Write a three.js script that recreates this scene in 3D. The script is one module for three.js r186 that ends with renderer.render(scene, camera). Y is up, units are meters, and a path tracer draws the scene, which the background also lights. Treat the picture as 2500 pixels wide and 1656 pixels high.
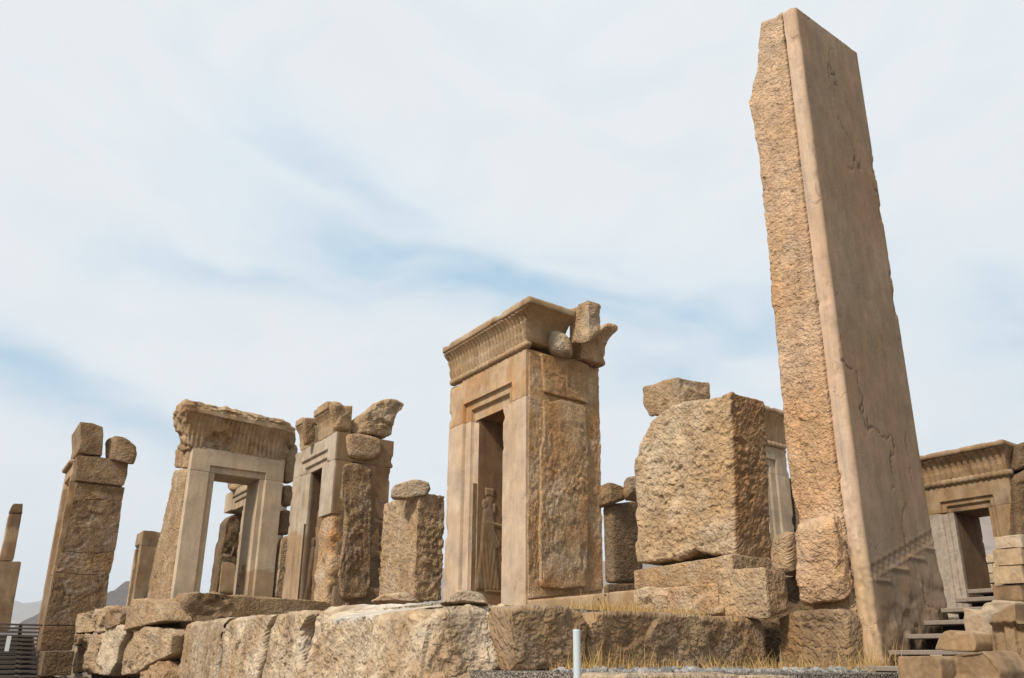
import * as THREE from 'three';
import { mergeGeometries } from 'three/addons/utils/BufferGeometryUtils.js';

// ---------------------------------------------------------------- camera, sky, sun, exposure
const scene = new THREE.Scene();
const camera = new THREE.PerspectiveCamera(46.82, 2500 / 1656, 0.1, 9000);
camera.position.set(0, 1.65, 0);
camera.up.set(-0.18200, 0.95230, 0.24494);
camera.lookAt(5.47742, 4.70059, -7.79050);
camera.setViewOffset(2500, 1656, 0, -171, 2500, 1656);
scene.add(camera);

const renderer = new THREE.WebGLRenderer({ antialias: true });
renderer.setSize(1024, 678);
renderer.toneMapping = THREE.LinearToneMapping;
renderer.toneMappingExposure = 1.0;
renderer.shadowMap.enabled = true;

const SUN_DIR = new THREE.Vector3(-0.70, 0.67, 0.17).normalize();
const sun = new THREE.DirectionalLight(new THREE.Color(1, 0.92, 0.81), 4.7);
sun.position.copy(SUN_DIR).multiplyScalar(60);
sun.target.position.set(6, 2, -10);
sun.position.add(sun.target.position);
sun.castShadow = true;
sun.shadow.radius = 12;
sun.shadow.mapSize.set(2048, 2048);
Object.assign(sun.shadow.camera, { left: -30, right: 30, top: 30, bottom: -30, near: 1, far: 160 });
scene.add(sun, sun.target);

// ---------------------------------------------------------------- noise
function rng(seed) { let s = (seed * 2654435761) >>> 0; return () => { s = (s + 0x6D2B79F5) >>> 0; let t = s; t = Math.imul(t ^ (t >>> 15), t | 1); t ^= t + Math.imul(t ^ (t >>> 7), t | 61); return ((t ^ (t >>> 14)) >>> 0) / 4294967296; }; }
const PERM = new Uint8Array(512), GR = new Float32Array(256 * 3), RV = new Float32Array(256);
{ const r = rng(77); const p = [...Array(256).keys()]; for (let i = 255; i > 0; i--) { const j = Math.floor(r() * (i + 1)); [p[i], p[j]] = [p[j], p[i]]; } for (let i = 0; i < 512; i++) PERM[i] = p[i & 255];
  for (let i = 0; i < 256; i++) { const u = r() * 2 - 1, a = r() * 6.283, q = Math.sqrt(1 - u * u); GR[i * 3] = q * Math.cos(a); GR[i * 3 + 1] = q * Math.sin(a); GR[i * 3 + 2] = u; RV[i] = r(); } }
const lerp = (a, b, t) => a + (b - a) * t, clamp = (x, a = 0, b = 1) => x < a ? a : x > b ? b : x, smooth = (a, b, x) => { const t = clamp((x - a) / (b - a)); return t * t * (3 - 2 * t); };
const hsh = (x, y, z) => PERM[(PERM[(PERM[x & 255] + y) & 255] + z) & 255];
function perlin(x, y, z, per = 0) {
  let X = Math.floor(x), Y = Math.floor(y), Z = Math.floor(z); const fx = x - X, fy = y - Y, fz = z - Z;
  const u = fx * fx * fx * (fx * (fx * 6 - 15) + 10), v = fy * fy * fy * (fy * (fy * 6 - 15) + 10), w = fz * fz * fz * (fz * (fz * 6 - 15) + 10);
  let X1 = X + 1, Y1 = Y + 1; if (per) { X = ((X % per) + per) % per; X1 = ((X1 % per) + per) % per; Y = ((Y % per) + per) % per; Y1 = ((Y1 % per) + per) % per; }
  const g = (i, j, k, a, b, c) => { const h = hsh(i, j, k) * 3; return GR[h] * a + GR[h + 1] * b + GR[h + 2] * c; };
  return 1.5 * lerp(lerp(lerp(g(X, Y, Z, fx, fy, fz), g(X1, Y, Z, fx - 1, fy, fz), u), lerp(g(X, Y1, Z, fx, fy - 1, fz), g(X1, Y1, Z, fx - 1, fy - 1, fz), u), v),
    lerp(lerp(g(X, Y, Z + 1, fx, fy, fz - 1), g(X1, Y, Z + 1, fx - 1, fy, fz - 1), u), lerp(g(X, Y1, Z + 1, fx, fy - 1, fz - 1), g(X1, Y1, Z + 1, fx - 1, fy - 1, fz - 1), u), v), w);
}
function fbm(x, y, z, o = 4, per = 0) { let s = 0, a = 0.5, f = 1; for (let i = 0; i < o; i++) { s += a * perlin(x * f + i * 17.3 * !per, y * f, z * f + i * 5.1, per * f); f *= 2; a *= 0.5; } return s; }
// chipped facets: near-planar patches with quick ledges between them, as hewn stone has
function facet(x, y, z, sharp = 13, per = 0) {
  const X = Math.floor(x - 0.5), Y = Math.floor(y - 0.5), Z = Math.floor(z - 0.5); let W = 0, H = 0;
  for (let i = 0; i < 2; i++) for (let j = 0; j < 2; j++) for (let k = 0; k < 2; k++) {
    let cx = X + i, cy = Y + j; const cz = Z + k; let hx = cx, hy = cy; if (per) { hx = ((cx % per) + per) % per; hy = ((cy % per) + per) % per; }
    const h = hsh(hx, hy, cz), dx = x - (cx + 0.5 + (RV[h] - 0.5) * 0.85), dy = y - (cy + 0.5 + (RV[(h + 71) & 255] - 0.5) * 0.85), dz = z - (cz + 0.5 + (RV[(h + 149) & 255] - 0.5) * 0.85);
    const w = Math.exp(-sharp * (dx * dx + dy * dy + dz * dz)), g = h * 3;
    W += w; H += w * ((RV[(h + 33) & 255] - 0.5) * 0.9 + (GR[g] * dx + GR[g + 1] * dy + GR[g + 2] * dz) * 1.1);
  }
  return H / (W + 1e-12);
}

// ---------------------------------------------------------------- the sky: thin white cloud with pale blue gaps
{
  const W = 2048, H = 1024, data = new Float32Array(W * H * 4);
  const yaw0 = Math.atan2(-0.77905, 0.54774);
  // gaps in the cloud: azimuth from the view's heading, elevation, half width, half height, tilt, depth
  const gaps = [[-0.159, 0.499, 0.193, 0.048, -0.3, 0.75], [-0.001, 0.47, 0.248, 0.049, -0.1, 0.95], [-0.34, 0.439, 0.168, 0.032, -0.05, 0.4], [-0.229, 0.581, 0.158, 0.032, -0.4, 0.45], [0.262, 0.423, 0.192, 0.066, 0, 0.6], [-0.594, 0.3, 0.15, 0.038, -0.3, 0.9], [-0.488, 0.267, 0.205, 0.03, -0.3, 0.55], [0.203, 0.356, 0.123, 0.051, 0, 0.45], [0.585, 0.346, 0.107, 0.089, 0, 0.35]];
  const streaks = [[0.074, 0.495, 0.159, 0.013, -0.2, 0.95], [-0.032, 0.552, 0.162, 0.025, -0.3, 0.7], [-0.249, 0.38, 0.244, 0.025, -0.08, 0.55], [-0.152, 0.574, 0.09, 0.008, -0.4, 0.5], [0.159, 0.466, 0.061, 0.007, -0.1, 0.5]];
  for (let j = 0; j < H; j++) for (let i = 0; i < W; i++) {
    const el = ((j + 0.5) / H - 0.5) * Math.PI, th = ((i + 0.5) / W - 0.5) * 2 * Math.PI;
    const dx = Math.cos(th) * Math.cos(el), dy = Math.sin(el), dz = Math.sin(th) * Math.cos(el);
    let az = Math.atan2(dz, dx) - yaw0; while (az > Math.PI) az -= 2 * Math.PI; while (az < -Math.PI) az += 2 * Math.PI;
    const px = dx * 3, py = dy * 3, pz = dz * 3;
    const w1 = fbm(px * 1.1 + 4, py * 1.9, pz * 1.1, 4), w2 = fbm(px * 1.1, py * 1.9 + 9, pz * 1.1 + 3, 4);
    const fine = fbm(px * 2.6 + w1 * 1.5, py * 6.5 + w2 * 2, pz * 2.6 + w2 * 1.5, 6);
    let blue = 0;
    for (const [a, e, rx, ry, t, s] of gaps) {
      const u = (az + w1 * 0.11 - a) * Math.cos(e), v = el + w2 * 0.07 - e, c = Math.cos(t), n = Math.sin(t), x = (u * c + v * n) / rx, y = (-u * n + v * c) / ry;
      blue = Math.max(blue, s * Math.exp(-(x * x + y * y) * 1.15));
    }
    for (const [a, e, rx, ry, t, s] of streaks) {
      const u = (az + w1 * 0.09 - a) * Math.cos(e), v = el + w2 * 0.05 - e, c = Math.cos(t), n = Math.sin(t), x = (u * c + v * n) / rx, y = (-u * n + v * c) / ry;
      blue *= 1 - s * Math.exp(-(x * x + y * y) * 1.2) * (0.75 + 0.8 * fine);
    }
    const far = smooth(0.75, 1.5, Math.abs(az)) + smooth(0.85, 1.2, el);
    blue = Math.max(blue, far * 0.5 * smooth(-0.05, 0.45, w1 + 0.35 * fine));
    blue = clamp(blue * (1 + 0.9 * fine) + 0.12 * smooth(-0.15, 0.5, fine + w2 * 0.6), 0, 1);
    // a thin layer glows more towards the sun behind it
    const cs = dx * SUN_DIR.x + dy * SUN_DIR.y + dz * SUN_DIR.z, halo = 0.55 * Math.pow(Math.max(0, cs), 6);
    const low = Math.exp(-Math.max(0, dy) * 7), shade = 1 + 0.05 * w2 - 0.02;
    const cl = [0.835 * shade, 0.885 * shade, 0.92 * shade], bl = [0.42, 0.62, 0.79], hz = [0.74, 0.80, 0.86];
    const o = (j * W + i) * 4;
    for (let k = 0; k < 3; k++) {
      let v = lerp(cl[k], bl[k], blue * 0.95); v = lerp(v, hz[k], low * 0.55); v *= 1 + halo;
      if (dy < 0) v = lerp(v, [0.22, 0.18, 0.14][k], smooth(0, -0.12, dy));
      data[o + k] = v;
    }
    data[o + 3] = 1;
  }
  const sky = new THREE.DataTexture(data, W, H, THREE.RGBAFormat, THREE.FloatType);
  sky.mapping = THREE.EquirectangularReflectionMapping; sky.magFilter = THREE.LinearFilter; sky.needsUpdate = true;
  scene.background = sky; scene.environment = sky;
}
scene.fog = new THREE.FogExp2(new THREE.Color(0.72, 0.77, 0.84), 0.00016);

// ---------------------------------------------------------------- materials
function tex(S, fn, srgb) {
  const d = new Uint8Array(S * S * 4);
  for (let j = 0; j < S; j++) for (let i = 0; i < S; i++) { const v = fn(i / S, j / S), o = (j * S + i) * 4; for (let k = 0; k < 3; k++) { let c = clamp(Array.isArray(v) ? v[k] : v); if (srgb) c = c <= 0.0031308 ? c * 12.92 : 1.055 * Math.pow(c, 1 / 2.4) - 0.055; d[o + k] = Math.round(c * 255); } d[o + 3] = 255; }
  const t = new THREE.DataTexture(d, S, S, THREE.RGBAFormat); t.wrapS = t.wrapT = THREE.RepeatWrapping; t.magFilter = THREE.LinearFilter; t.minFilter = THREE.LinearMipmapLinearFilter; t.generateMipmaps = true; if (srgb) t.colorSpace = THREE.SRGBColorSpace; t.needsUpdate = true; return t;
}
const rep = (t, m) => { const c = t.clone(); c.repeat.set(1 / m, 1 / m); c.needsUpdate = true; return c; };
// mottled grain (multiplies the stone's own colour), hewn relief, stroke relief, dressed relief
const grainT = tex(1024, (u, v) => {
  const a = fbm(u * 8, v * 8, 1, 5, 8), b = fbm(u * 48, v * 48, 5, 2, 48), s = smooth(0.34, 0.6, fbm(u * 24, v * 24, 9, 3, 24)), dk = smooth(0.3, 0.55, fbm(u * 16, v * 16, 21, 4, 16));
  const m = 0.84 + a * 0.36 + b * 0.36 + s * 0.14 - dk * 0.26; return [m, m * (0.985 - 0.05 * a), m * (0.965 - 0.12 * a)];
}, true);
const hewnT = tex(1024, (u, v) => 0.5 + 0.42 * facet(u * 22 + v * 6, v * 22, 3.3, 11) * 1 + 0.30 * facet(u * 44, v * 44, 7.7, 11, 44) + 0.22 * fbm(u * 64, v * 64, 2, 2, 64));
const strokeT = tex(1024, (u, v) => { const k = fbm(u * 6, v * 6, 4, 2, 6) * 0.25; const x = u * 64 + v * 40, y = v * 14 - u * 8 + k; return 0.5 + 0.45 * perlin(x + k * 8, y, 2.5) * 0.9 + 0.25 * perlin(x * 2, y * 2.5, 8.5) + 0.2 * fbm(u * 90, v * 90, 3, 2, 90); });
const dressT = tex(1024, (u, v) => {
  const w = fbm(u * 6, v * 6, 4, 4, 6); const c = Math.abs(fbm(u * 4 + 3, v * 4, 11, 5, 4)); const crack = 1 - smooth(0.0, 0.010, c);
  const pit = smooth(0.36, 0.5, fbm(u * 40, v * 40, 6, 3, 40)); return 0.62 + 0.14 * w + 0.10 * fbm(u * 60, v * 30, 2, 3, 30) - 0.45 * pit - 0.35 * crack * smooth(0.0, 0.25, w);
});
const dressC = tex(1024, (u, v) => {
  const a = fbm(u * 5, v * 3 + 1, 1, 5, 0) * 0; const m0 = fbm(u * 6, v * 6, 13, 5, 6), st = fbm(u * 30, v * 5, 17, 3, 5), c = Math.abs(fbm(u * 4 + 3, v * 4, 11, 5, 4)), crack = (1 - smooth(0.0, 0.007, c)) * smooth(0.0, 0.25, fbm(u * 6, v * 6, 4, 4, 6)), pit = smooth(0.4, 0.52, fbm(u * 40, v * 40, 6, 3, 40));
  const m = 0.84 + 0.30 * m0 + 0.26 * st + 0.14 * fbm(u * 70, v * 70, 7, 2, 70) - 0.3 * pit - 0.35 * crack + a; return [m, m * (0.985 - 0.04 * m0), m * (0.97 - 0.09 * m0)];
}, true);
const stoneMat = (name, map, mm, bump, bm, bs, extra = {}) => { const m = new THREE.MeshStandardMaterial({ vertexColors: true, roughness: 0.93, metalness: 0, map: rep(map, mm), bumpMap: rep(bump, bm), bumpScale: bs, ...extra }); m.name = name; return m; };
const M = {
  hewn: stoneMat('hewn_stone', grainT, 1.7, hewnT, 1.3, 0.024),
  fine: stoneMat('fine_hewn_stone', grainT, 1.7, hewnT, 0.95, 0.020),
  stroke: stoneMat('pecked_stone', grainT, 1.7, strokeT, 0.85, 0.028),
  dress: stoneMat('dressed_stone', dressC, 2.6, dressT, 2.2, 0.015),
  worn: stoneMat('worn_stone', grainT, 1.7, dressT, 1.0, 0.014),
  smooth: stoneMat('restored_stone', dressC, 3.4, dressT, 1.9, 0.008),
};
const flat = (name, c, r = 0.9, extra = {}) => { const m = new THREE.MeshStandardMaterial({ color: new THREE.Color().setRGB(...c), roughness: r, ...extra }); m.name = name; return m; };
// stone colours (linear reflectance): two ground tones, a patch tone, a streak tone
const PAL = {
  tan: { a: [0.45, 0.315, 0.185], b: [0.51, 0.395, 0.265], c: [0.42, 0.225, 0.085], d: [0.24, 0.15, 0.08], sc: 1.3, pc: 0.35, pd: 0.4 },
  orange: { a: [0.53, 0.345, 0.185], b: [0.57, 0.435, 0.30], c: [0.52, 0.265, 0.09], d: [0.34, 0.205, 0.105], sc: 1.5, pc: 0.6, pd: 0.35 },
  pale: { a: [0.46, 0.375, 0.275], b: [0.52, 0.44, 0.345], c: [0.45, 0.295, 0.15], d: [0.31, 0.235, 0.165], sc: 1.6, pc: 0.4, pd: 0.4, f: 0.25, pe: 0.3 },
  wall: { a: [0.52, 0.395, 0.26], b: [0.64, 0.55, 0.43], c: [0.43, 0.245, 0.10], d: [0.24, 0.16, 0.095], sc: 2.4, pc: 0.55, pd: 0.48 },
  core: { a: [0.61, 0.42, 0.265], b: [0.64, 0.49, 0.36], c: [0.59, 0.345, 0.165], d: [0.45, 0.30, 0.18], sc: 1.1, pc: 0.5, pd: 0.25, pe: 0.15, f: 0.3 },
  stain: { a: [0.53, 0.38, 0.23], b: [0.58, 0.465, 0.33], c: [0.44, 0.26, 0.11], d: [0.28, 0.18, 0.10], sc: 1.2, pc: 0.4, pd: 0.35 },
  grey: { a: [0.62, 0.515, 0.385], b: [0.67, 0.57, 0.445], c: [0.48, 0.37, 0.24], d: [0.42, 0.34, 0.25], sc: 0.8, pc: 0.15, pd: 0.2, f: 0.15, pe: 0.1 },
  dark: { a: [0.17, 0.108, 0.055], b: [0.23, 0.155, 0.085], c: [0.21, 0.115, 0.042], d: [0.09, 0.058, 0.032], sc: 1.5, pc: 0.4, pd: 0.5 },
  brown: { a: [0.31, 0.205, 0.112], b: [0.375, 0.27, 0.165], c: [0.30, 0.165, 0.062], d: [0.15, 0.095, 0.05], sc: 1.5, pc: 0.45, pd: 0.45 },
  face: { a: [0.285, 0.20, 0.128], b: [0.32, 0.24, 0.168], c: [0.31, 0.19, 0.098], d: [0.235, 0.195, 0.16], sc: 1.0, pc: 0.3, pd: 0.4, f: 0.2, pe: 0.2 },
  pink: { a: [0.60, 0.455, 0.335], b: [0.64, 0.52, 0.41], c: [0.46, 0.42, 0.355], d: [0.43, 0.29, 0.17], sc: 1.1, pc: 0.45, pd: 0.35, f: 0.2, pe: 0.25 },
};
function stain(p, x, y, z, s) {
  const n1 = fbm(x * p.sc + s, y * p.sc * 0.8, z * p.sc, 4), n2 = fbm(x * p.sc * 1.3, y * p.sc * 0.55 + s, z * p.sc * 1.3, 4), n3 = fbm(x * 3.1 + s, y * 0.7, z * 3.1, 4), n4 = fbm(x * 9, y * 7, z * 9 + s, 3);
  const k1 = smooth(-0.3, 0.35, n1), k2 = p.pc * smooth(0.0, 0.32, n2), k3 = p.pd * smooth(0.02, 0.36, n3), f = 1 + n4 * (p.f ?? 0.36), k4 = (p.pe ?? 0.4) * smooth(0.06, 0.3, fbm(x * 2.3 - s, y * 1.5 + 3, z * 2.3, 4));
  return [0, 1, 2].map((i) => clamp(lerp(lerp(lerp(lerp(p.a[i], p.b[i], k1), p.c[i], k2), p.d[i], k3), [1.25, 1.2, 1.12][i] * (p.b[i] * 0.45 + p.b[1] * 0.65), k4) * f * [0.80, 0.745, 0.675][i], 0.02, 0.9));
}

// ---------------------------------------------------------------- naming, grouping, placing
const used = new Map();
function numbered(n) { const k = used.get(n) ?? 0; used.set(n, k + 1); return k ? `${n}_${String(k).padStart(3, '0')}` : n; }
function thing(name, at, label, category, group) {
  const o = new THREE.Group(); o.name = numbered(name); o.position.set(...at); o.userData = { label, category, kind: 'thing' }; if (group) o.userData.group = group; scene.add(o); return o;
}
function tag(o, label, category, group) { o.userData = { label, category, kind: 'thing' }; if (group) o.userData.group = group; return o; }
// frames: local (along the face, up, towards the viewer) to world
const FA = (w, h, d) => [-d, h, w];                 // faces that look west (towards -x); w = z, d = -x
const FB = (w, h, d) => [w, h, d];                  // faces that look south (towards +z); w = x, d = z
const FV = (w, h, d) => [0.818 * w - 0.575 * d, h, 0.575 * w + 0.818 * d]; // rocks lying square to the courtyard's long view
function FG(p0, p1) { const l = Math.hypot(p1[0] - p0[0], p1[1] - p0[1]), ux = (p1[0] - p0[0]) / l, uz = (p1[1] - p0[1]) / l; return (w, h, d) => [p0[0] + ux * w - uz * d, h, p0[1] + uz * w + ux * d]; }
const shift = (F, o) => (w, h, d) => F(w + o[0], h + o[1], d + o[2]);

function finish(name, parent, pos, faces, colors, uv, mat, label) {
  // pos: flat world array of shared points; faces: list of {quads:[i0,i1,i2,i3...], face} ; emits per-face points with smooth or per-face normals
  const base = [0, 0, 0];
  if (parent && parent !== scene) for (let p = parent; p && p !== scene; p = p.parent) { base[0] += p.position.x; base[1] += p.position.y; base[2] += p.position.z; }
  else { let lo = [1e9, 1e9, 1e9], hi = [-1e9, -1e9, -1e9]; for (let i = 0; i < pos.length; i += 3) for (let k = 0; k < 3; k++) { lo[k] = Math.min(lo[k], pos[i + k]); hi[k] = Math.max(hi[k], pos[i + k]); } base[0] = (lo[0] + hi[0]) / 2; base[1] = lo[1]; base[2] = (lo[2] + hi[2]) / 2; }
  const g = new THREE.BufferGeometry(), n = pos.length / 3, nor = new Float32Array(n * 3);
  const add = (N, q) => {
    const [a, b, c, d] = q; const e = (i, j, k) => pos[i * 3 + k] - pos[j * 3 + k];
    const u = [e(c, a, 0), e(c, a, 1), e(c, a, 2)], v = [e(d, b, 0), e(d, b, 1), e(d, b, 2)], x = u[1] * v[2] - u[2] * v[1], y = u[2] * v[0] - u[0] * v[2], z = u[0] * v[1] - u[1] * v[0];
    for (const i of q) { N[i * 3] += x; N[i * 3 + 1] += y; N[i * 3 + 2] += z; }
  };
  for (const f of faces) if (!f.crisp) for (let i = 0; i < f.q.length; i += 4) add(nor, [f.q[i], f.q[i + 1], f.q[i + 2], f.q[i + 3]]);
  const P = [], N = [], C = [], U = [], I = [];
  for (const f of faces) {
    let fn = nor; if (f.crisp) { fn = new Map(); for (let i = 0; i < f.q.length; i += 4) { const q = [f.q[i], f.q[i + 1], f.q[i + 2], f.q[i + 3]]; const e = (a, b, k) => pos[a * 3 + k] - pos[b * 3 + k]; const u = [e(q[2], q[0], 0), e(q[2], q[0], 1), e(q[2], q[0], 2)], v = [e(q[3], q[1], 0), e(q[3], q[1], 1), e(q[3], q[1], 2)]; const c = [u[1] * v[2] - u[2] * v[1], u[2] * v[0] - u[0] * v[2], u[0] * v[1] - u[1] * v[0]]; for (const j of q) { const m = fn.get(j) ?? [0, 0, 0]; m[0] += c[0]; m[1] += c[1]; m[2] += c[2]; fn.set(j, m); }} }
    const at = new Map();
    const id = (i) => { let k = at.get(i); if (k === undefined) { k = P.length / 3; at.set(i, k); P.push(pos[i * 3] - base[0], pos[i * 3 + 1] - base[1], pos[i * 3 + 2] - base[2]); const m = f.crisp ? fn.get(i) : [nor[i * 3], nor[i * 3 + 1], nor[i * 3 + 2]], l = Math.hypot(...m) || 1; N.push(m[0] / l, m[1] / l, m[2] / l); C.push(colors[i * 3], colors[i * 3 + 1], colors[i * 3 + 2]); const w = uv(i, f.face); U.push(w[0], w[1]); } return k; };
    for (let i = 0; i < f.q.length; i += 4) { const a = id(f.q[i]), b = id(f.q[i + 1]), c = id(f.q[i + 2]), d = id(f.q[i + 3]); I.push(a, b, c, a, c, d); }
  }
  g.setAttribute('position', new THREE.Float32BufferAttribute(P, 3)); g.setAttribute('normal', new THREE.Float32BufferAttribute(N, 3)); g.setAttribute('color', new THREE.Float32BufferAttribute(C, 3)); g.setAttribute('uv', new THREE.Float32BufferAttribute(U, 2)); g.setIndex(I);
  const o = new THREE.Mesh(g, mat); o.castShadow = o.receiveShadow = true;
  if (parent && parent !== scene) o.name = name; else { o.name = numbered(name); o.position.set(...base); scene.add(o); }
  if (parent && parent !== scene) { parent.add(o); }
  if (label) o.userData.label = label;
  return o;
}
// how rough: bulge amplitude/frequency, facet amplitude/frequency, fine facet amplitude/frequency
const ROUGH = { none: [0, 1, 0, 1, 0, 1], dress: [0.004, 2, 0, 1, 0, 1], soft: [0.016, 1.6, 0.012, 4, 0.006, 14], hewn: [0.024, 1.3, 0.022, 4.5, 0.013, 14], rock: [0.015, 2, 0.055, 3, 0.010, 11], boss: [0.015, 1.2, 0.010, 5, 0.014, 16] };
function bumpy(R, x, y, z, s) {
  let v = 0; if (R[0]) v += R[0] * 1.6 * fbm(x * R[1] + s, y * R[1], z * R[1] - s, 3); const k = R[2] || R[4] ? 0.4 + 1.05 * smooth(-0.28, 0.3, fbm(x * 1.1 + s, y * 1.1, z * 1.1 + 7, 2)) : 0; if (R[2]) v += R[2] * facet(x * R[3] + s * 1.7, y * R[3], z * R[3], 26); if (R[4]) v += k * R[4] * facet(x * R[5], y * R[5] + s, z * R[5], 18); return v;
}
let seedCount = 1;
const distCell = (p) => clamp(Math.hypot(p[0], p[1] - 1.65, p[2]) * 0.0030, 0.012, 0.09);
function axisLines(n, L, extra, lo, hi) {
  const s = new Set(); const out = []; for (let i = 0; i <= n; i++) out.push(i / n);
  for (const e of extra ?? []) { const t = (e - lo) / (hi - lo), k = 0.0015 / (hi - lo); if (t > 0.002 && t < 0.998) out.push(t - k, t + k); }
  out.sort((a, b) => a - b); return out.filter((v, i) => (i === 0 || v - out[i - 1] > 1e-6) && !s.has(v));
}
/** One block of stone. o: F, min/max or c8 (8 local corners, index i*4+j*2+k for w,h,d), cell, round, rough, pal, mat, crisp, shape(q,a,b,c), lines, chip, tint(x,y,z,col,q) */
function block(parent, name, o) {
  const F = o.F ?? FB, seed = (o.seed ?? seedCount++) * 3.71, R = typeof o.rough === 'string' ? ROUGH[o.rough] : o.rough ?? ROUGH.hewn, pal = PAL[o.pal ?? 'tan'];
  let c8 = o.c8; if (!c8) { c8 = []; for (let i = 0; i < 2; i++) for (let j = 0; j < 2; j++) for (let k = 0; k < 2; k++) c8.push([i ? o.max[0] : o.min[0], j ? o.max[1] : o.min[1], k ? o.max[2] : o.min[2]]); }
  const dst = (a, b) => Math.hypot(a[0] - b[0], a[1] - b[1], a[2] - b[2]);
  const L = [(dst(c8[0], c8[4]) + dst(c8[3], c8[7]) + dst(c8[1], c8[5]) + dst(c8[2], c8[6])) / 4, (dst(c8[0], c8[2]) + dst(c8[5], c8[7]) + dst(c8[1], c8[3]) + dst(c8[4], c8[6])) / 4, (dst(c8[0], c8[1]) + dst(c8[6], c8[7]) + dst(c8[2], c8[3]) + dst(c8[4], c8[5])) / 4];
  const ks = o.keep || o.rough === 'rock' ? 1 : clamp(Math.min(...L) / 0.8, 0.22, 1);
  const mid = [0, 1, 2].map((k) => c8.reduce((s, p) => s + p[k], 0) / 8), cell = o.cell ?? distCell(F(...mid));
  const cs = o.cells ?? [cell, cell, cell], ln = [0, 1, 2].map((a) => axisLines(Math.max(1, Math.min(420, Math.round(L[a] / cs[a]))), L[a], o.lines?.[a], c8[0][a], c8[7][a]));
  const nx = ln.map((l) => l.length - 1), r = Math.min(o.round ?? 0.02, L[0] / 2.01, L[1] / 2.01, L[2] / 2.01), key = new Map(), pos = [], col = [], loc = [];
  const H = L.map((v) => v / 2);
  const E = [[0, 4], [0, 2], [0, 1]].map(([a, b]) => { const l = dst(c8[a], c8[b]) || 1; return [0, 1, 2].map((k) => (c8[b][k] - c8[a][k]) / l); });
  const vert = (ia, ib, ic) => {
    const kk = (ia * 1024 + ib) * 1024 + ic; let id = key.get(kk); if (id !== undefined) return id;
    const t = [ln[0][ia], ln[1][ib], ln[2][ic]], q = [0, 1, 2].map((k) => (t[k] * 2 - 1) * H[k]), inn = q.map((v, k) => clamp(v, -(H[k] - r), H[k] - r)), dv = q.map((v, k) => v - inn[k]), l = Math.hypot(...dv) || 1, nl = dv.map((v) => v / l);
    const s = r > 0 ? inn.map((v, k) => ((v + nl[k] * r) / H[k] + 1) / 2) : t;
    let p = [0, 1, 2].map((k) => { const g = (i, j, m) => c8[i * 4 + j * 2 + m][k]; return lerp(lerp(lerp(g(0, 0, 0), g(0, 0, 1), s[2]), lerp(g(0, 1, 0), g(0, 1, 1), s[2]), s[1]), lerp(lerp(g(1, 0, 0), g(1, 0, 1), s[2]), lerp(g(1, 1, 0), g(1, 1, 1), s[2]), s[1]), s[0]); });
    let N = [0, 1, 2].map((k) => E[0][k] * nl[0] + E[1][k] * nl[1] + E[2][k] * nl[2]); const nn = Math.hypot(...N) || 1; N = N.map((v) => v / nn);
    if (o.shape) p = o.shape(p, t[0], t[1], t[2]) ?? p;
    let x = F(...p); const z0 = F(0, 0, 0), n1 = F(...N), NW = n1.map((v, k) => v - z0[k]);
    let dd = ks * bumpy(o.roughAt ? o.roughAt(p, nl, R) : R, x[0], x[1], x[2], seed);
    if (o.chip) { const e = q.map((v, k) => H[k] - Math.abs(v)).sort((a, b) => a - b), near = 1 - clamp(e[1] / 0.09); if (near > 0) dd -= o.chip * near * smooth(0.08, 0.45, fbm(x[0] * 3.3 + seed, x[1] * 3.3, x[2] * 3.3, 3)); }
    if (o.disp) dd += o.disp(p, nl, x);
    x = x.map((v, k) => v + NW[k] * dd);
    id = pos.length / 3; key.set(kk, id); pos.push(...x); loc.push(...p);
    let c = stain(pal, x[0], x[1], x[2], seed); if (o.tint) c = o.tint(p, c, x) ?? c; col.push(...c); return id;
  };
  const faces = [];
  for (let a = 0; a < 3; a++) for (let s = 0; s < 2; s++) {
    if (o.skip?.includes(a * 2 + s)) continue;
    const u = (a + 1) % 3, v = (a + 2) % 3, q = []; const at = (i, j) => { const t = [0, 0, 0]; t[a] = s ? nx[a] : 0; t[u] = i; t[v] = j; return vert(...t); };
    for (let i = 0; i < nx[u]; i++) for (let j = 0; j < nx[v]; j++) { const A = at(i, j), B = at(i + 1, j), C = at(i + 1, j + 1), D = at(i, j + 1); if (s) q.push(A, B, C, D); else q.push(A, D, C, B); }
    faces.push({ q, face: a * 2 + s, crisp: o.crisp });
  }
  const us = seed * 1.37;
  return finish(o.name ?? name, parent, pos, faces, col, (i, f) => { const w = loc[i * 3], h = loc[i * 3 + 1], d = loc[i * 3 + 2], a = f >> 1; return a === 0 ? [d + us, h] : a === 1 ? [w + us, d] : [w + us, h]; }, o.mat ?? M.hewn, o.label);
}
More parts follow.
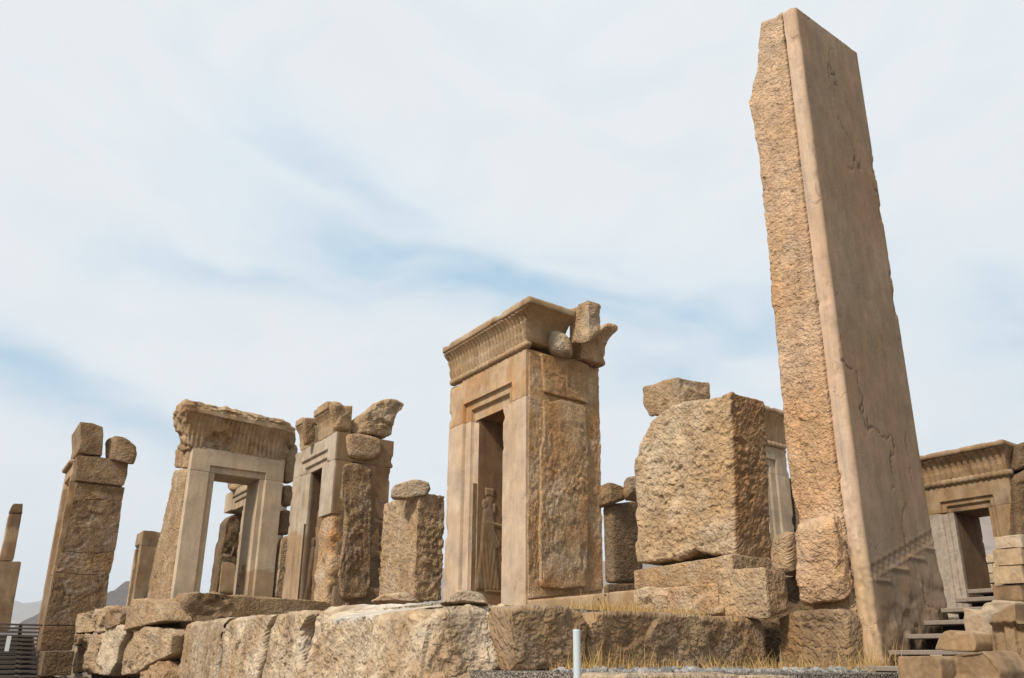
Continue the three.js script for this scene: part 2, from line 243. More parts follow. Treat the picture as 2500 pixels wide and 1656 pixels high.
/** A stone with a traced outline: outline = [[w,h]...] on its front face, d0 = front depth, d1 = back depth. front(w,h) moves the front face in depth, back(w,h) the back. */
function slab(parent, name, o) {
  const F = o.F ?? FB, seed = (o.seed ?? seedCount++) * 3.71, R = typeof o.rough === 'string' ? ROUGH[o.rough] : o.rough ?? ROUGH.hewn, pal = PAL[o.pal ?? 'tan'];
  let pts = o.outline.map((p) => [p[0], p[1]]); let ar = 0; pts.forEach((p, i) => { const q = pts[(i + 1) % pts.length]; ar += p[0] * q[1] - q[0] * p[1]; }); if (ar < 0) pts.reverse();
  let cx = 0, cy = 0, A = 0; pts.forEach((p, i) => { const q = pts[(i + 1) % pts.length], k = p[0] * q[1] - q[0] * p[1]; A += k; cx += (p[0] + q[0]) * k; cy += (p[1] + q[1]) * k; }); cx /= 3 * A; cy /= 3 * A; if (o.center) [cx, cy] = o.center;
  const cell = o.cell ?? distCell(F(cx, cy, o.d0)), per = pts.map((p, i) => { const q = pts[(i + 1) % pts.length]; return Math.hypot(q[0] - p[0], q[1] - p[1]); }), tot = per.reduce((a, b) => a + b, 0);
  const n = clamp(Math.round(tot / cell), 16, 700), ring = []; { let i = 0, acc = 0; for (let k = 0; k < n; k++) { const s = (k / n) * tot; while (s > acc + per[i]) { acc += per[i]; i++; } const t = (s - acc) / per[i], p = pts[i], q = pts[(i + 1) % pts.length]; ring.push([lerp(p[0], q[0], t), lerp(p[1], q[1], t)]); } }
  const sm = o.smoothing ?? 2; for (let it = 0; it < sm; it++) { const c = ring.map((p) => p.slice()); for (let k = 0; k < n; k++) for (let m = 0; m < 2; m++) ring[k][m] = (c[(k + n - 1) % n][m] + 2 * c[k][m] + c[(k + 1) % n][m]) / 4; }
  const ext = [0, 1].map((m) => Math.max(...pts.map((p) => p[m])) - Math.min(...pts.map((p) => p[m]))), ks = o.keep || o.rough === 'rock' ? 1 : clamp(Math.min(...ext) / 0.8, 0.22, 1);
  const D = o.d0 - o.d1, r = Math.min(o.round ?? 0.03, D / 2.01), rad = Math.max(...ring.map((p) => Math.hypot(p[0] - cx, p[1] - cy)));
  // profile rows: [inset (m), depth behind front (m), normal inward share, normal depth share]
  const rows = []; const nf = Math.max(2, Math.round((rad - r) / cell)); for (let i = 0; i < nf; i++) rows.push([-(1 - i / nf), 0, 0, 1]);
  const na = Math.max(2, Math.round((r * 1.57) / cell)); for (let i = 0; i <= na; i++) { const t = (i / na) * Math.PI / 2; rows.push([r * (1 - Math.sin(t)), r * (1 - Math.cos(t)), Math.sin(t), Math.cos(t)]); }
  const ns = Math.max(1, Math.round((D - 2 * r) / (o.sideCell ?? cell))); for (let i = 1; i < ns; i++) rows.push([0, r + (D - 2 * r) * (i / ns), 1, 0]);
  for (let i = 0; i <= na; i++) { const t = (i / na) * Math.PI / 2; rows.push([r * (1 - Math.cos(t)), D - r + r * Math.sin(t), Math.cos(t), -Math.sin(t)]); }
  const nb = Math.max(2, Math.round(nf / 4)); for (let i = 1; i <= nb; i++) rows.push([-(i / nb), D, 0, -1]);
  const pos = [], col = [], loc = []; const z0 = F(0, 0, 0);
  rows.forEach(([ins, dep, ni, nd], ri) => {
    for (let k = 0; k < n; k++) {
      const p = ring[k], rx = p[0] - cx, ry = p[1] - cy, rl = Math.hypot(rx, ry) || 1e-6, pa = ring[(k + n - 1) % n], pb = ring[(k + 1) % n]; let ox = pb[1] - pa[1], oy = -(pb[0] - pa[0]); const ol = Math.hypot(ox, oy) || 1; ox /= ol; oy /= ol;
      let f; if (ins < 0) { const edge = Math.min(0.5, r / rl); f = (1 - edge) * (1 - (-ins)); if (ins === -1) f = 0.002; } else f = 1 - Math.min(0.5, ins / rl);
      const w = cx + rx * f, h = cy + ry * f; let d = o.d0 - dep; if (o.taper && dep > 0) { const tp = 1 - o.taper * dep / D; d = o.d0 - dep; }
      const fw = clamp(1 - dep / (o.frontFade ?? D)); if (o.front) d += o.front(w, h, f) * fw; if (o.back) d += o.back(w, h) * (1 - fw);
      let x = F(w, h, d); const NL = [ox * ni, oy * ni, nd], n1 = F(...NL), NW = n1.map((v, i) => v - z0[i]);
      let dd = ks * bumpy(o.roughAt ? o.roughAt([w, h, d], NL, R) : R, x[0], x[1], x[2], seed) * (o.roughAt ? 1 : 0.5 + 0.5 * Math.min(1, Math.abs(nd) * 1.6)); if (o.disp) dd += o.disp([w, h, d], NL, x);
      x = x.map((v, i) => v + NW[i] * dd); pos.push(...x); loc.push(w, h, d);
      let c = stain(pal, x[0], x[1], x[2], seed); if (o.tint) c = o.tint([w, h, d], c, x, NL) ?? c; col.push(...c);
    }
  });
  const q = []; for (let i = 0; i < rows.length - 1; i++) for (let k = 0; k < n; k++) { const k1 = (k + 1) % n; q.push(i * n + k, (i + 1) * n + k, (i + 1) * n + k1, i * n + k1); }
  const us = seed * 1.37;
  const r1 = (nf + Math.ceil(na / 2)) * n * 4, r2 = (nf + na + ns + Math.floor(na / 2)) * n * 4;
  return finish(name, parent, pos, o.crisp ? [{ q: q.slice(0, r1), face: 0, crisp: true }, { q: q.slice(r1, r2), face: 1, crisp: true }, { q: q.slice(r2), face: 2, crisp: true }] : [{ q, face: 0, crisp: false }], col, (i) => { const w = loc[i * 3], h = loc[i * 3 + 1], d = loc[i * 3 + 2]; return [w + d * 0.83 + us, h + d * 0.55]; }, o.mat ?? M.hewn, o.label);
}
/** A block seen on its corner: six points (top and bottom of the left, the near and the right edge). */
function corner8([lt, lb, ct, cb, rt, rb]) { const bk = (l, c, r) => [l[0] + r[0] - c[0], (l[1] + r[1]) / 2, l[2] + r[2] - c[2]]; const B0 = bk(lb, cb, rb), B1 = bk(lt, ct, rt); // frame FB: w = x, d = z; left edge is back-left, near edge front-left, right edge front-right
  return [lb, cb, lt, ct, B0, rb, B1, rt]; }
const lone = (name, o, label, category, group, kind = slab) => tag(kind(null, name, o), label, category, group);

// ---------------------------------------------------------------- builders shared by the stone doorways
function doorway(t, o) {
  const { F, W, H, l, r, ho, D } = o, nest = o.nest ?? [], mat = o.mat ?? M.dress, pal = o.pal ?? 'pale';
  const rec = (w, h) => { let v = 0; for (const n of nest) if (w > n[0] - 1e-4 && w < n[1] + 1e-4 && h < n[2] + 1e-4) v += n[3]; return v; };
  const shape = (p) => [p[0], p[1], Math.min(p[2], -rec(p[0], p[1]))];
  const wl = nest.flatMap((n) => [n[0], n[1]]), hl = nest.map((n) => n[2]);
  const com = { F, mat, crisp: true, round: 0.006, rough: o.rough ?? 'dress', chip: o.chip ?? 0.045, shape, cells: o.cells, tint: o.tint };
  const out = {};
  if (!o.noLeft) out.left = block(t, 'jamb', { ...com, pal: o.palL ?? pal, min: [0, o.sink ?? -0.1, -D], max: [l, ho - 0.004, 0], lines: [wl] });
  if (!o.noRight) out.right = block(t, 'jamb', { ...com, pal: o.palR ?? pal, min: [r, o.sink ?? -0.1, -D], max: [W, ho - 0.004, 0], lines: [wl] });
  if (!o.noLintel) out.lintel = block(t, 'lintel', { ...com, pal: o.palT ?? pal, min: [0, ho, -D], max: [W, H, 0], lines: [wl, hl] });
  return out;
}
const cav = (t) => (t < 0.35 ? 0.10 * t / 0.35 : 0.10 + 0.90 * Math.pow((t - 0.35) / 0.65, 2.3));
function flute(w, t, fw, deep) {
  const x = w / fw - Math.floor(w / fw), e = 2 * x - 1, tt = t * 3, tf = tt - Math.floor(Math.min(tt, 2.999)), leaf = tf > 0.82 ? Math.sqrt(Math.max(0, 1 - ((tf - 0.82) / 0.18) ** 2)) : 1;
  return (Math.abs(e) < leaf * 0.76 ? deep * (0.35 + 0.65 * Math.sqrt(Math.max(0, 1 - (e / (leaf * 0.76 + 1e-6)) ** 2))) * (0.7 + 0.3 * tf) : 0) - deep * 0.3;
}
function torus(t, o) {
  const { F, w0, w1, h, d, r } = o, bw = o.bead ?? r * 2.0;
  return block(t, 'torus_moulding', { F, min: [w0, h - r, d - 2 * r], max: [w1, h + r, d + r * 0.55], round: r * 0.98, cells: [bw / 6, r / 3, r / 3], rough: [0.004, 4, 0, 1, 0, 1], pal: o.pal ?? 'pale', mat: o.mat ?? M.dress,
    disp: (p) => -r * 0.3 * Math.pow(Math.abs(Math.cos(Math.PI * p[0] / bw)), 8) - (o.worn ?? 0.012) * smooth(0.1, 0.5, fbm(p[0] * 3, 1, 7, 2)) });
}
function cornice(t, o) {
  const { F, w0, w1, h0, h1, h2, D, ov } = o, d0 = o.d ?? 0, fw = o.fw ?? 0.1, deep = o.deep ?? 0.028, sL = o.left ?? 0, sR = o.right ?? 0;
  block(t, 'fluted_cavetto', { F, min: [w0, h0, d0 - D], max: [w1, h1 - 0.003, d0], round: 0.004, crisp: true, cells: [fw / 7, (h1 - h0) / 36, 0.08], rough: [0.006, 3, 0, 1, 0.004, 18], chip: 0.03, pal: o.pal ?? 'pale', mat: o.mat ?? M.dress,
    shape: (p, a, b, c) => { const k = cav(b), q = [p[0] + (a === 1 ? sR * k : a === 0 ? -sL * k : (sR * a - sL * (1 - a)) * k * 0), p[1], p[2]]; if (a > 0.85 && sR) q[0] = p[0] + sR * k * smooth(0.85, 1, a); if (a < 0.15 && sL) q[0] = p[0] - sL * k * smooth(0.85, 1, 1 - a);
      if (c === 1) q[2] += ov * k + flute(q[0] + 100 * fw, b, fw, deep) * (b < 0.97 ? 1 : 0); else q[2] += ov * k * smooth(0.3, 1, c); return q; } });
  block(t, 'cornice_fillet', { F, min: [w0 - sL, h1, d0 - D], max: [w1 + sR, h2, d0 + ov + 0.015], round: 0.012, cell: o.cell, rough: [0.006, 2, 0, 1, 0.003, 16], chip: 0.05, pal: o.pal ?? 'pale', mat: o.mat ?? M.dress, crisp: false });
}
// a figure in low relief: robe, sleeve, beard and tall hat, standing in profile
function relief(t, o) {
  const { F, w, h, height: S, dir, d, deep } = o, nu = o.nu ?? 60, nv = o.nv ?? 150, pos = [], loc = [], col = [], q = [], pal = PAL[o.pal ?? 'brown'], z0 = F(0, 0, 0);
  const cap = (x, y, ax, ay, bx, by, ra, rb) => { const vx = bx - ax, vy = by - ay, k = clamp(((x - ax) * vx + (y - ay) * vy) / (vx * vx + vy * vy)); return Math.hypot(x - ax - vx * k, y - ay - vy * k) - lerp(ra, rb, k); };
  const up = (s, soft) => smooth(-0.008, soft * 1.3, -s);
  for (let i = 0; i <= nv; i++) for (let j = 0; j <= nu; j++) {
    const y = i / nv * 1.04 - 0.01, x = lerp(-0.25, 0.19, j / nu); let v = 0;
    const robe = Math.max(Math.abs(x - 0.01 * y) - lerp(0.15, 0.105, smooth(0, 0.5, y)), Math.max(-y, y - 0.56)), torso = cap(x, y, 0.005, 0.55, 0.01, 0.75, 0.105, 0.085), neck = cap(x, y, 0.01, 0.78, -0.005, 0.89, 0.05, 0.06);
    v = Math.max(v, up(robe, 0.03) * (0.8 + 0.06 * Math.cos((x + 0.35 * (0.5 - y) * (x > 0 ? 0.35 : -0.35)) * 150) * smooth(0.56, 0.4, y)), up(torso, 0.035) * 0.9, up(neck, 0.03) * 0.8);
    const sleeve = Math.max(cap(x, y, 0.03, 0.68, -0.09, 0.46, 0.05, 0.085), 0); v = Math.max(v, up(cap(x, y, 0.03, 0.68, -0.075, 0.47, 0.05, 0.08), 0.03) * (0.85 + 0.1 * Math.cos((x * 0.8 - y * 0.5) * 150)), sleeve * 0);
    v = Math.max(v, up(cap(x, y, 0.02, 0.66, -0.2, 0.63, 0.036, 0.024), 0.02), up(cap(x, y, -0.055, 0.83, -0.06, 0.77, 0.035, 0.022), 0.02) * 0.95, up(cap(x, y, 0.05, 0.85, 0.055, 0.81, 0.045, 0.035), 0.02) * 0.9);
    v = Math.max(v, up(Math.max(Math.abs(x - 0.0) - lerp(0.055, 0.062, (y - 0.9) / 0.1), Math.max(0.915 - y, y - 1.005)), 0.015) * 0.95, up(cap(x, y, -0.19, 0.12, -0.215, 0.95, 0.012, 0.012), 0.01) * 0.5 * (o.staff ?? 0));
    v = Math.max(v, up(Math.max(Math.abs(x + 0.06) - 0.1, Math.max(-y - 0.005, y - 0.028)), 0.012) * 0.8);
    const lw = w + dir * x * S, lh = h + y * S, dd = d - 0.012 + v * deep, P = F(lw, lh, dd);
    pos.push(...P); loc.push(lw, lh, dd); col.push(...stain(pal, P[0], P[1], P[2], 3)); 
  }
  for (let i = 0; i < nv; i++) for (let j = 0; j < nu; j++) { const a = i * (nu + 1) + j; if (dir > 0) q.push(a, a + 1, a + nu + 2, a + nu + 1); else q.push(a, a + nu + 1, a + nu + 2, a + 1); }
  return finish('carved_figure', t, pos, [{ q, face: 0 }], col, (i) => [loc[i * 3], loc[i * 3 + 1]], M.dress, o.label);
}

// ---------------------------------------------------------------- the tall doorway in the middle
{
  const x0 = 7.084, z0 = -12.113, y0 = 2.4, F = shift(FA, [z0, y0, -x0]);
  const t = thing('stone_doorway', [x0, y0, (z0 - 9.686) / 2], 'tall complete doorway with fluted cornice and a carved figure inside, alone in the middle', 'doorway');
  const nest = [[0.501, 3.652], [2.018, 3.657], [0.687, 3.515], [1.878, 3.527]], n = [[nest[0][0], nest[1][0] - 0.0, nest[0][1] + 0.02, 0.06], [nest[2][0], nest[3][0], nest[2][1] + 0.01, 0.06]];
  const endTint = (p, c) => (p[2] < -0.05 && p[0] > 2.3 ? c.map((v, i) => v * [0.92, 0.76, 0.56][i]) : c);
  const revShadeTint = (p, c) => (p[2] < -0.12 && p[0] > 0.8 && p[0] < 1.8 ? c.map((v, i) => v * [0.5, 0.4, 0.29][i] * (1 + 0.5 * fbm(p[2] * 6, p[1] * 0.7, 3, 3))) : endTint(p, c));  // inner reveal multiplied to dark brown: the opening's shade put into the colour
  doorway(t, { F, W: 2.427, H: 4.15, l: 0.852, r: 1.778, ho: 3.33, D: 1.531, nest: n, pal: 'pink', palT: 'orange', tint: revShadeTint, noRight: true });
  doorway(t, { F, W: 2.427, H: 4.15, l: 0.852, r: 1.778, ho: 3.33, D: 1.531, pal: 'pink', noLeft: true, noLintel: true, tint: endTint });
  block(t, 'threshold', { F, min: [0.3, -0.2, -1.45], max: [2.1, 0.0, -0.15], rough: 'soft', mat: M.dress, pal: 'tan' });
  relief(t, { F: (w, h, d) => F(0.852 + d, h, w), w: -0.37, h: 0.33, height: 1.78, dir: 1, d: 0, deep: 0.035, pal: 'brown', label: 'robed figure with a tall hat carved on the inner side' });  // figure's brown tone carries the same painted reveal shade
  // hewn stones of the broken wall end
  const E = shift(FB, [0, 0, 0]);
  const boss = (name, outline, d0, o = {}) => slab(t, name, { F: E, outline, d0, d1: -10.2, rough: [0.012, 1.5, 0.012, 5, 0.014, 15], mat: M.stroke, pal: 'orange', round: 0.025, crisp: true, smoothing: 0, tint: (p, c) => c.map((v, i) => v * [1.22, 1.2, 1.15][i]), ...o });
  boss('hewn_margin', [[7.143, 6.494], [7.475, 6.485], [8.466, 6.525], [8.647, 6.543], [8.642, 5.054], [8.629, 3.66], [8.613, 2.737], [8.015, 2.642], [7.133, 2.524], [7.116, 3.515], [7.129, 4.815]], -9.665, { rough: [0.006, 1.5, 0.006, 6, 0.01, 16], round: 0.01, d1: -9.9 });
  boss('hewn_course', [[7.353, 6.507], [8.076, 6.558], [8.388, 6.539], [8.358, 5.831], [7.674, 5.825], [7.426, 5.839]], -9.615);
  boss('hewn_course', [[7.4, 5.706], [7.543, 5.692], [7.777, 5.781], [8.293, 5.767], [8.324, 4.968], [8.304, 3.954], [8.249, 2.966], [8.218, 2.761], [7.959, 2.722], [7.515, 2.685], [7.335, 2.711], [7.307, 3.525], [7.342, 4.171], [7.337, 4.833], [7.413, 5.118]], -9.615);
  torus(t, { F, w0: 0.03, w1: 2.52, h: 4.215, d: 0.03, r: 0.062, pal: 'tan' });
  cornice(t, { F, w0: 0.06, w1: 2.46, h0: 4.27, h1: 4.775, h2: 4.9, D: 0.78, ov: 0.2, right: 0.34, left: 0.03, fw: 0.102, deep: 0.085, pal: 'tan' });
  // the rear half of the cornice, its moulding seen end on
  const Fr = (w, h, d) => F(w, h, -1.53 - d);
  const rear = block(t, 'rear_cornice', { F: (w, h, d) => F(w, h, d), min: [1.2, 4.16, -1.56], max: [2.6, 4.9, -1.02], rough: 'hewn', mat: M.hewn, pal: 'orange', round: 0.02,
    shape: (p, a, b, c) => { const k = b > 0.85 ? 1.05 : cav(b / 0.85); const q = p.slice(); q[2] -= 0.2 * k * (1 - c); if (a > 0.9) q[0] += 0.16 * k; q[1] = p[1] - (b > 0.5 ? 0.27 * smooth(0.25, 0.75, c) * (b - 0.5) * 2 : 0); return q; } });
  void rear;
  block(t, 'torus_moulding', { F, min: [2.3, 4.15, -1.62], max: [2.6, 4.27, -1.45], round: 0.055, cell: 0.02, rough: 'dress', mat: M.dress, pal: 'tan' });
  void Fr;
  lone('boulder', { F: FB, c8: corner8([[7.85, 7.384, -9.49], [7.85, 6.762, -9.49], [7.85, 7.376, -8.974], [7.85, 6.618, -8.974], [8.139, 7.352, -8.974], [8.139, 6.896, -8.974]]), rough: [0.015, 2, 0.035, 3.5, 0.01, 12], keep: true, crisp: true, round: 0.025, mat: M.fine, pal: 'tan' }, 'large broken boulder wedged against the rear cornice of the tall middle doorway', 'boulder', null, block);
  lone('boulder', { F: FV, outline: [[0.616, 6.923], [0.719, 6.938], [0.869, 6.895], [0.97, 6.777], [1.009, 6.601], [1, 6.483], [0.823, 6.489], [0.647, 6.539], [0.593, 6.685]], d0: -12.05, d1: -12.4, rough: 'soft', round: 0.12, pal: 'pale' }, 'small rounded pale stone under the cornice end of the tall middle doorway', 'stone');
}

// ---------------------------------------------------------------- the tall door frame that faces south, left of centre
{
  const x0 = 3.85, z0 = -17.6, y0 = 2.4, F = shift(FB, [x0, y0, z0]);
  const t = thing('stone_doorway', [4.9, y0, -18], 'smooth grey-beige door frame with open sky behind it and a long broken cornice', 'doorway');
  const seam = (w) => 1.05 + 0.12 * Math.sin(w * 4 + 1) * 0.6;
  const tint = (p, c) => (p[0] > 1.3 && p[1] < seam(p[0]) + 0.05 * Math.sin(p[2] * 9) ? [c[0] * 0.74, c[1] * 0.66, c[2] * 0.56] : c);
  doorway(t, { F, W: 2.06, H: 3.66, l: 0.53, r: 1.53, ho: 3.14, D: 0.95, nest: [[0.41, 1.645, 3.285, 0.05]], pal: 'grey', mat: M.smooth, chip: 0.004, cells: [0.05, 0.05, 0.05], tint });
  relief(t, { F: (w, h, d) => F(1.53 - d, h, -w), w: 0.5, h: 0.0, height: 1.25, dir: -1, d: 0, deep: 0.06, nu: 30, nv: 80, pal: 'brown', label: 'worn lower part of a carved figure on the inner side' });
  // rough wall end on its left flank, two courses
  slab(t, 'hewn_course', { F: FA, outline: [[-17.829, 6.083], [-19.046, 6.343], [-19.212, 6.289], [-19.174, 5.875], [-17.862, 5.606]], d0: -3.82, d1: -3.98, rough: 'boss', mat: M.hewn, pal: 'tan', round: 0.05 });
  slab(t, 'hewn_course', { F: FA, outline: [[-17.846, 5.575], [-19.142, 5.82], [-19.143, 5.547], [-19.276, 5.163], [-19.48, 4.828], [-19.588, 4.536], [-19.858, 4.1], [-19.969, 3.487], [-20.26, 3.011], [-20.514, 2.922], [-20.279, 2.595], [-17.864, 2.499], [-17.864, 3.167], [-17.85, 4.464]], d0: -3.82, d1: -3.98, rough: 'boss', mat: M.hewn, pal: 'tan', round: 0.06, center: [[-18.707, 3.761]][0] });
  // cornice with rows of leaf tongues, its top broken away towards the right
  const O = [[-0.066, 3.628], [-0.164, 3.86], [-0.232, 4.126], [-0.313, 4.354], [-0.385, 4.518], [-0.347, 4.619], [-0.196, 4.649], [0.071, 4.607], [0.494, 4.641], [0.88, 4.628], [1.353, 4.59], [1.938, 4.548], [2.165, 4.449], [2.27, 4.296], [2.251, 4.173], [2.157, 3.909], [2.084, 3.652], [1.98, 3.627], [1.083, 3.633], [0.364, 3.642]];
  const h0 = 3.67, h1 = O[3][1] + 0.02;
  const fillet = [[-0.289, 4.367], [0.172, 4.36], [0.933, 4.317]], hole = (w, h) => smooth(0.06, -0.03, Math.hypot((w - 0.5) * 0.8, (h - 3.78) * 0.75) - 0.2 + 0.16 * fbm(w * 5, h * 5, 2, 3)), under = (w) => lerp(fillet[0][1], fillet[2][1], clamp((w - fillet[0][0]) / (fillet[2][0] - fillet[0][0])));
  slab(t, 'cornice_block', { F, outline: O, d0: 0.0, d1: -0.75, frontFade: 0.12, cell: 0.03, round: 0.03, rough: [0.012, 1.6, 0.01, 5, 0.004, 14], mat: M.dress, pal: 'tan', smoothing: 1,
    roughAt: (p, n) => (n[2] < 0.6 || p[1] > under(p[0]) + 0.11 || p[0] > 1.95 || hole(p[0], p[1]) > 0.5 ? [0.02, 1.6, 0.07, 4.5, 0.03, 11] : [0.003, 2, 0, 1, 0, 1]),
    front: (w, h) => { const k = clamp((h - h0) / Math.max(0.15, under(w) - h0)), broke = hole(w, h); const top = h > under(w); const right = smooth(1.1, 1.5, w); return lerp(top ? 0.24 - 0.5 * Math.max(0, h - under(w) - 0.13) : 0.2 * cav(k) + lerp(flute(w + 20, k, 0.1, 0.035), -0.13, broke), 0.2 * cav(Math.min(k, 1)) + (k < 0.9 ? flute(w + 20, k, 0.1, 0.035) : 0), right) - (w > 1.95 ? (w - 1.95) * 0.8 : 0); } });
}

// ---------------------------------------------------------------- the doorway at a right angle to it, facing west
{
  const x0 = 5.93, z0 = -17.0, y0 = 2.4, F = shift(FA, [z0, y0, -x0]);
  const t = thing('stone_doorway', [x0, y0, -15.8], 'doorway with white veined frame and pieces of fluted cornice left on top', 'doorway');
  const k = [[0.448, 3.382], [1.93, 3.378], [0.611, 3.226], [1.847, 3.235], [0.852, 3.125], [1.705, 3.096], [0.074, 3.681], [2.349, 3.676], [2.438, 2.082], [2.006, 1.963], [1.708, 1.854]];
  const white = (p, c) => (p[2] < -0.04 && p[0] > k[7][0] - 0.1 ? c.map((v, i) => v * [0.62, 0.5, 0.38][i]) : p[2] < -0.12 && p[0] > k[4][0] - 0.05 && p[0] < k[5][0] + 0.02 ? c.map((v, i) => v * [0.42, 0.32, 0.23][i]) : p[1] > 1.78 + 0.1 * Math.sin(p[0] * 5) ? [c[0] * 1.12, c[1] * 1.2, c[2] * 1.32] : [c[0] * 0.95, c[1] * 0.87, c[2] * 0.78]);  // end face is browner stone; the reveal clause paints in the opening's shade
  const nest = [[k[0][0], k[1][0], k[0][1] + 0.0, 0.04], [k[2][0], k[3][0], k[2][1], 0.04]];
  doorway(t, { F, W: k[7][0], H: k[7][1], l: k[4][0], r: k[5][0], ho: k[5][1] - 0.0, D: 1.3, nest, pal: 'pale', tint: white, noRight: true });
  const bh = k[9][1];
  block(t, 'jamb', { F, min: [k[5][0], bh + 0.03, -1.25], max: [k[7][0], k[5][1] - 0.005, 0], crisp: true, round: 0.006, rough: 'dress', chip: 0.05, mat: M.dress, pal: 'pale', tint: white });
  block(t, 'broken_jamb', { F, min: [k[5][0] - 0.04, -0.1, -1.25], max: [k[7][0] - 0.03, bh + 0.05, -0.06], round: 0.05, rough: [0.03, 1.5, 0.05, 3, 0.02, 9], mat: M.hewn, pal: 'orange', shape: (p, a, b, c) => { if (b === 1) p[1] += 0.1 * fbm(p[0] * 6, 1, p[2] * 6, 3); return p; } });
  relief(t, { F: (w, h, d) => F(k[4][0] + d, h, w), w: -0.40, h: 0.02, height: 1.9, dir: 1, d: 0, deep: 0.05, nu: 40, nv: 100, pal: 'dark', label: 'weathered figure with a tall hat carved on the inner side, shade painted into its dark colour' });
  // wall end in hewn stones
  const zE = -14.66, xb = 7.16;
  slab(t, 'hewn_course', { F: FB, outline: [[6.122, 6.023], [6.325, 6.102], [6.621, 6.099], [6.887, 6.064], [6.918, 5.73], [6.795, 5.606], [6.475, 5.557], [6.219, 5.579], [6.146, 5.827]], d0: -14.54, d1: -14.9, rough: 'boss', mat: M.hewn, pal: 'tan', round: 0.09 });
  block(t, 'hewn_course', { F: FB, min: [6.85, 5.05, -15.8], max: [7.12, 6.02, -14.66], rough: 'soft', mat: M.stroke, pal: 'tan', round: 0.03 });
  block(t, 'hewn_course', { F: FB, min: [6.1, -0.1 + y0, -15.8], max: [7.08, 5.0, -14.66], rough: 'soft', mat: M.stroke, pal: 'brown', round: 0.03 });
  slab(t, 'hewn_course', { F: FB, outline: [[6.111, 5.42], [6.448, 5.488], [6.709, 5.422], [6.808, 4.497], [6.877, 2.952], [6.844, 2.777], [6.287, 2.735], [6.18, 3.225], [6.233, 3.864], [6.217, 4.513], [6.106, 4.707]], d0: -14.6, d1: -15.0, rough: [0.02, 1.2, 0.02, 4, 0.022, 12], mat: M.hewn, pal: 'brown', round: 0.05 });
  // what is left of the cornice
  const Fc = F, ov = 0.16;
  const piece = (outline, fil, d1) => slab(t, 'cornice_piece', { F: Fc, outline, d0: 0.0, d1, cell: 0.028, round: 0.03, smoothing: 1, rough: 'hewn', keep: true, mat: M.dress, pal: 'tan', roughAt: (p, n) => (n[2] > 0.9 ? [0.004, 2, 0, 1, 0, 1] : [0.02, 2, 0.06, 4, 0.03, 10]), front: (w, h) => { const kk = clamp((h - k[7][1]) / (fil - k[7][1])); return h > fil ? ov + 0.02 : ov * cav(kk) + flute(w + 20, kk, 0.085, 0.035); } });
  const oldB = [[1.536, 3.631], [1.533, 3.957], [1.421, 4.148], [1.331, 4.347], [2.051, 4.351], [2.176, 4.157], [2.366, 3.846], [2.511, 3.638], [2.368, 3.619]], oldA = [[0.616, 3.61], [0.57, 3.996], [0.37, 4.195], [0.285, 4.331], [0.756, 4.35], [0.875, 4.161], [0.933, 3.913], [0.982, 3.607]];
  for (const [q, w0, w1] of [[[[1.368, 4.165], [1.277, 4.364], [2.102, 4.18], [2.024, 4.353]], 0, 0.02], [[[0.285, 4.219], [0.224, 4.359], [0.765, 4.2], [0.7, 4.368]], 0, 0]]) cornice(t, { F, w0: q[0][0] + w0 + 0.02, w1: q[2][0] + w1, h0: k[7][1], h1: (q[0][1] + q[2][1]) / 2, h2: (q[1][1] + q[3][1]) / 2, D: 0.4, ov, fw: 0.085, deep: 0.04, pal: 'tan', chipped: true, cell: 0.03 });
  void oldA; void oldB; void piece;
  slab(t, 'cornice_core', { F: FB, outline: [[5.798, 6.724], [5.913, 6.764], [6.1, 6.711], [6.214, 6.551], [6.281, 6.401], [6.332, 6.23], [6.1, 6.136], [5.963, 6.148], [5.878, 6.417]], d0: -14.75, d1: -14.95, rough: 'rock', pal: 'tan', round: 0.06 });
  slab(t, 'cornice_core', { F: FB, outline: [[5.65, 6.622], [5.751, 6.641], [5.869, 6.569], [5.927, 6.439], [5.945, 6.137], [5.745, 5.994], [5.693, 6.26]], d0: -15.85, d1: -16.0, rough: 'hewn', pal: 'brown', round: 0.03 });
  slab(t, 'rear_cornice', { F: FB, outline: [[6.253, 6.184], [6.312, 6.382], [6.574, 6.648], [6.764, 6.794], [6.807, 6.877], [6.917, 6.973], [7.079, 7.043], [7.207, 7.049], [7.33, 7.007], [7.461, 6.995], [7.438, 6.877], [7.315, 6.75], [7.246, 6.57], [7.21, 6.36], [7.208, 6.231], [7.123, 6.18], [6.893, 6.159], [6.656, 6.155], [6.421, 6.169]], d0: -14.7, d1: -15.2, rough: [0.02, 1.4, 0.03, 4, 0.02, 11], pal: 'tan', mat: M.hewn, round: 0.05, smoothing: 1, front: (w) => -0.35 * smooth(6.6, 6.2, w) });
}

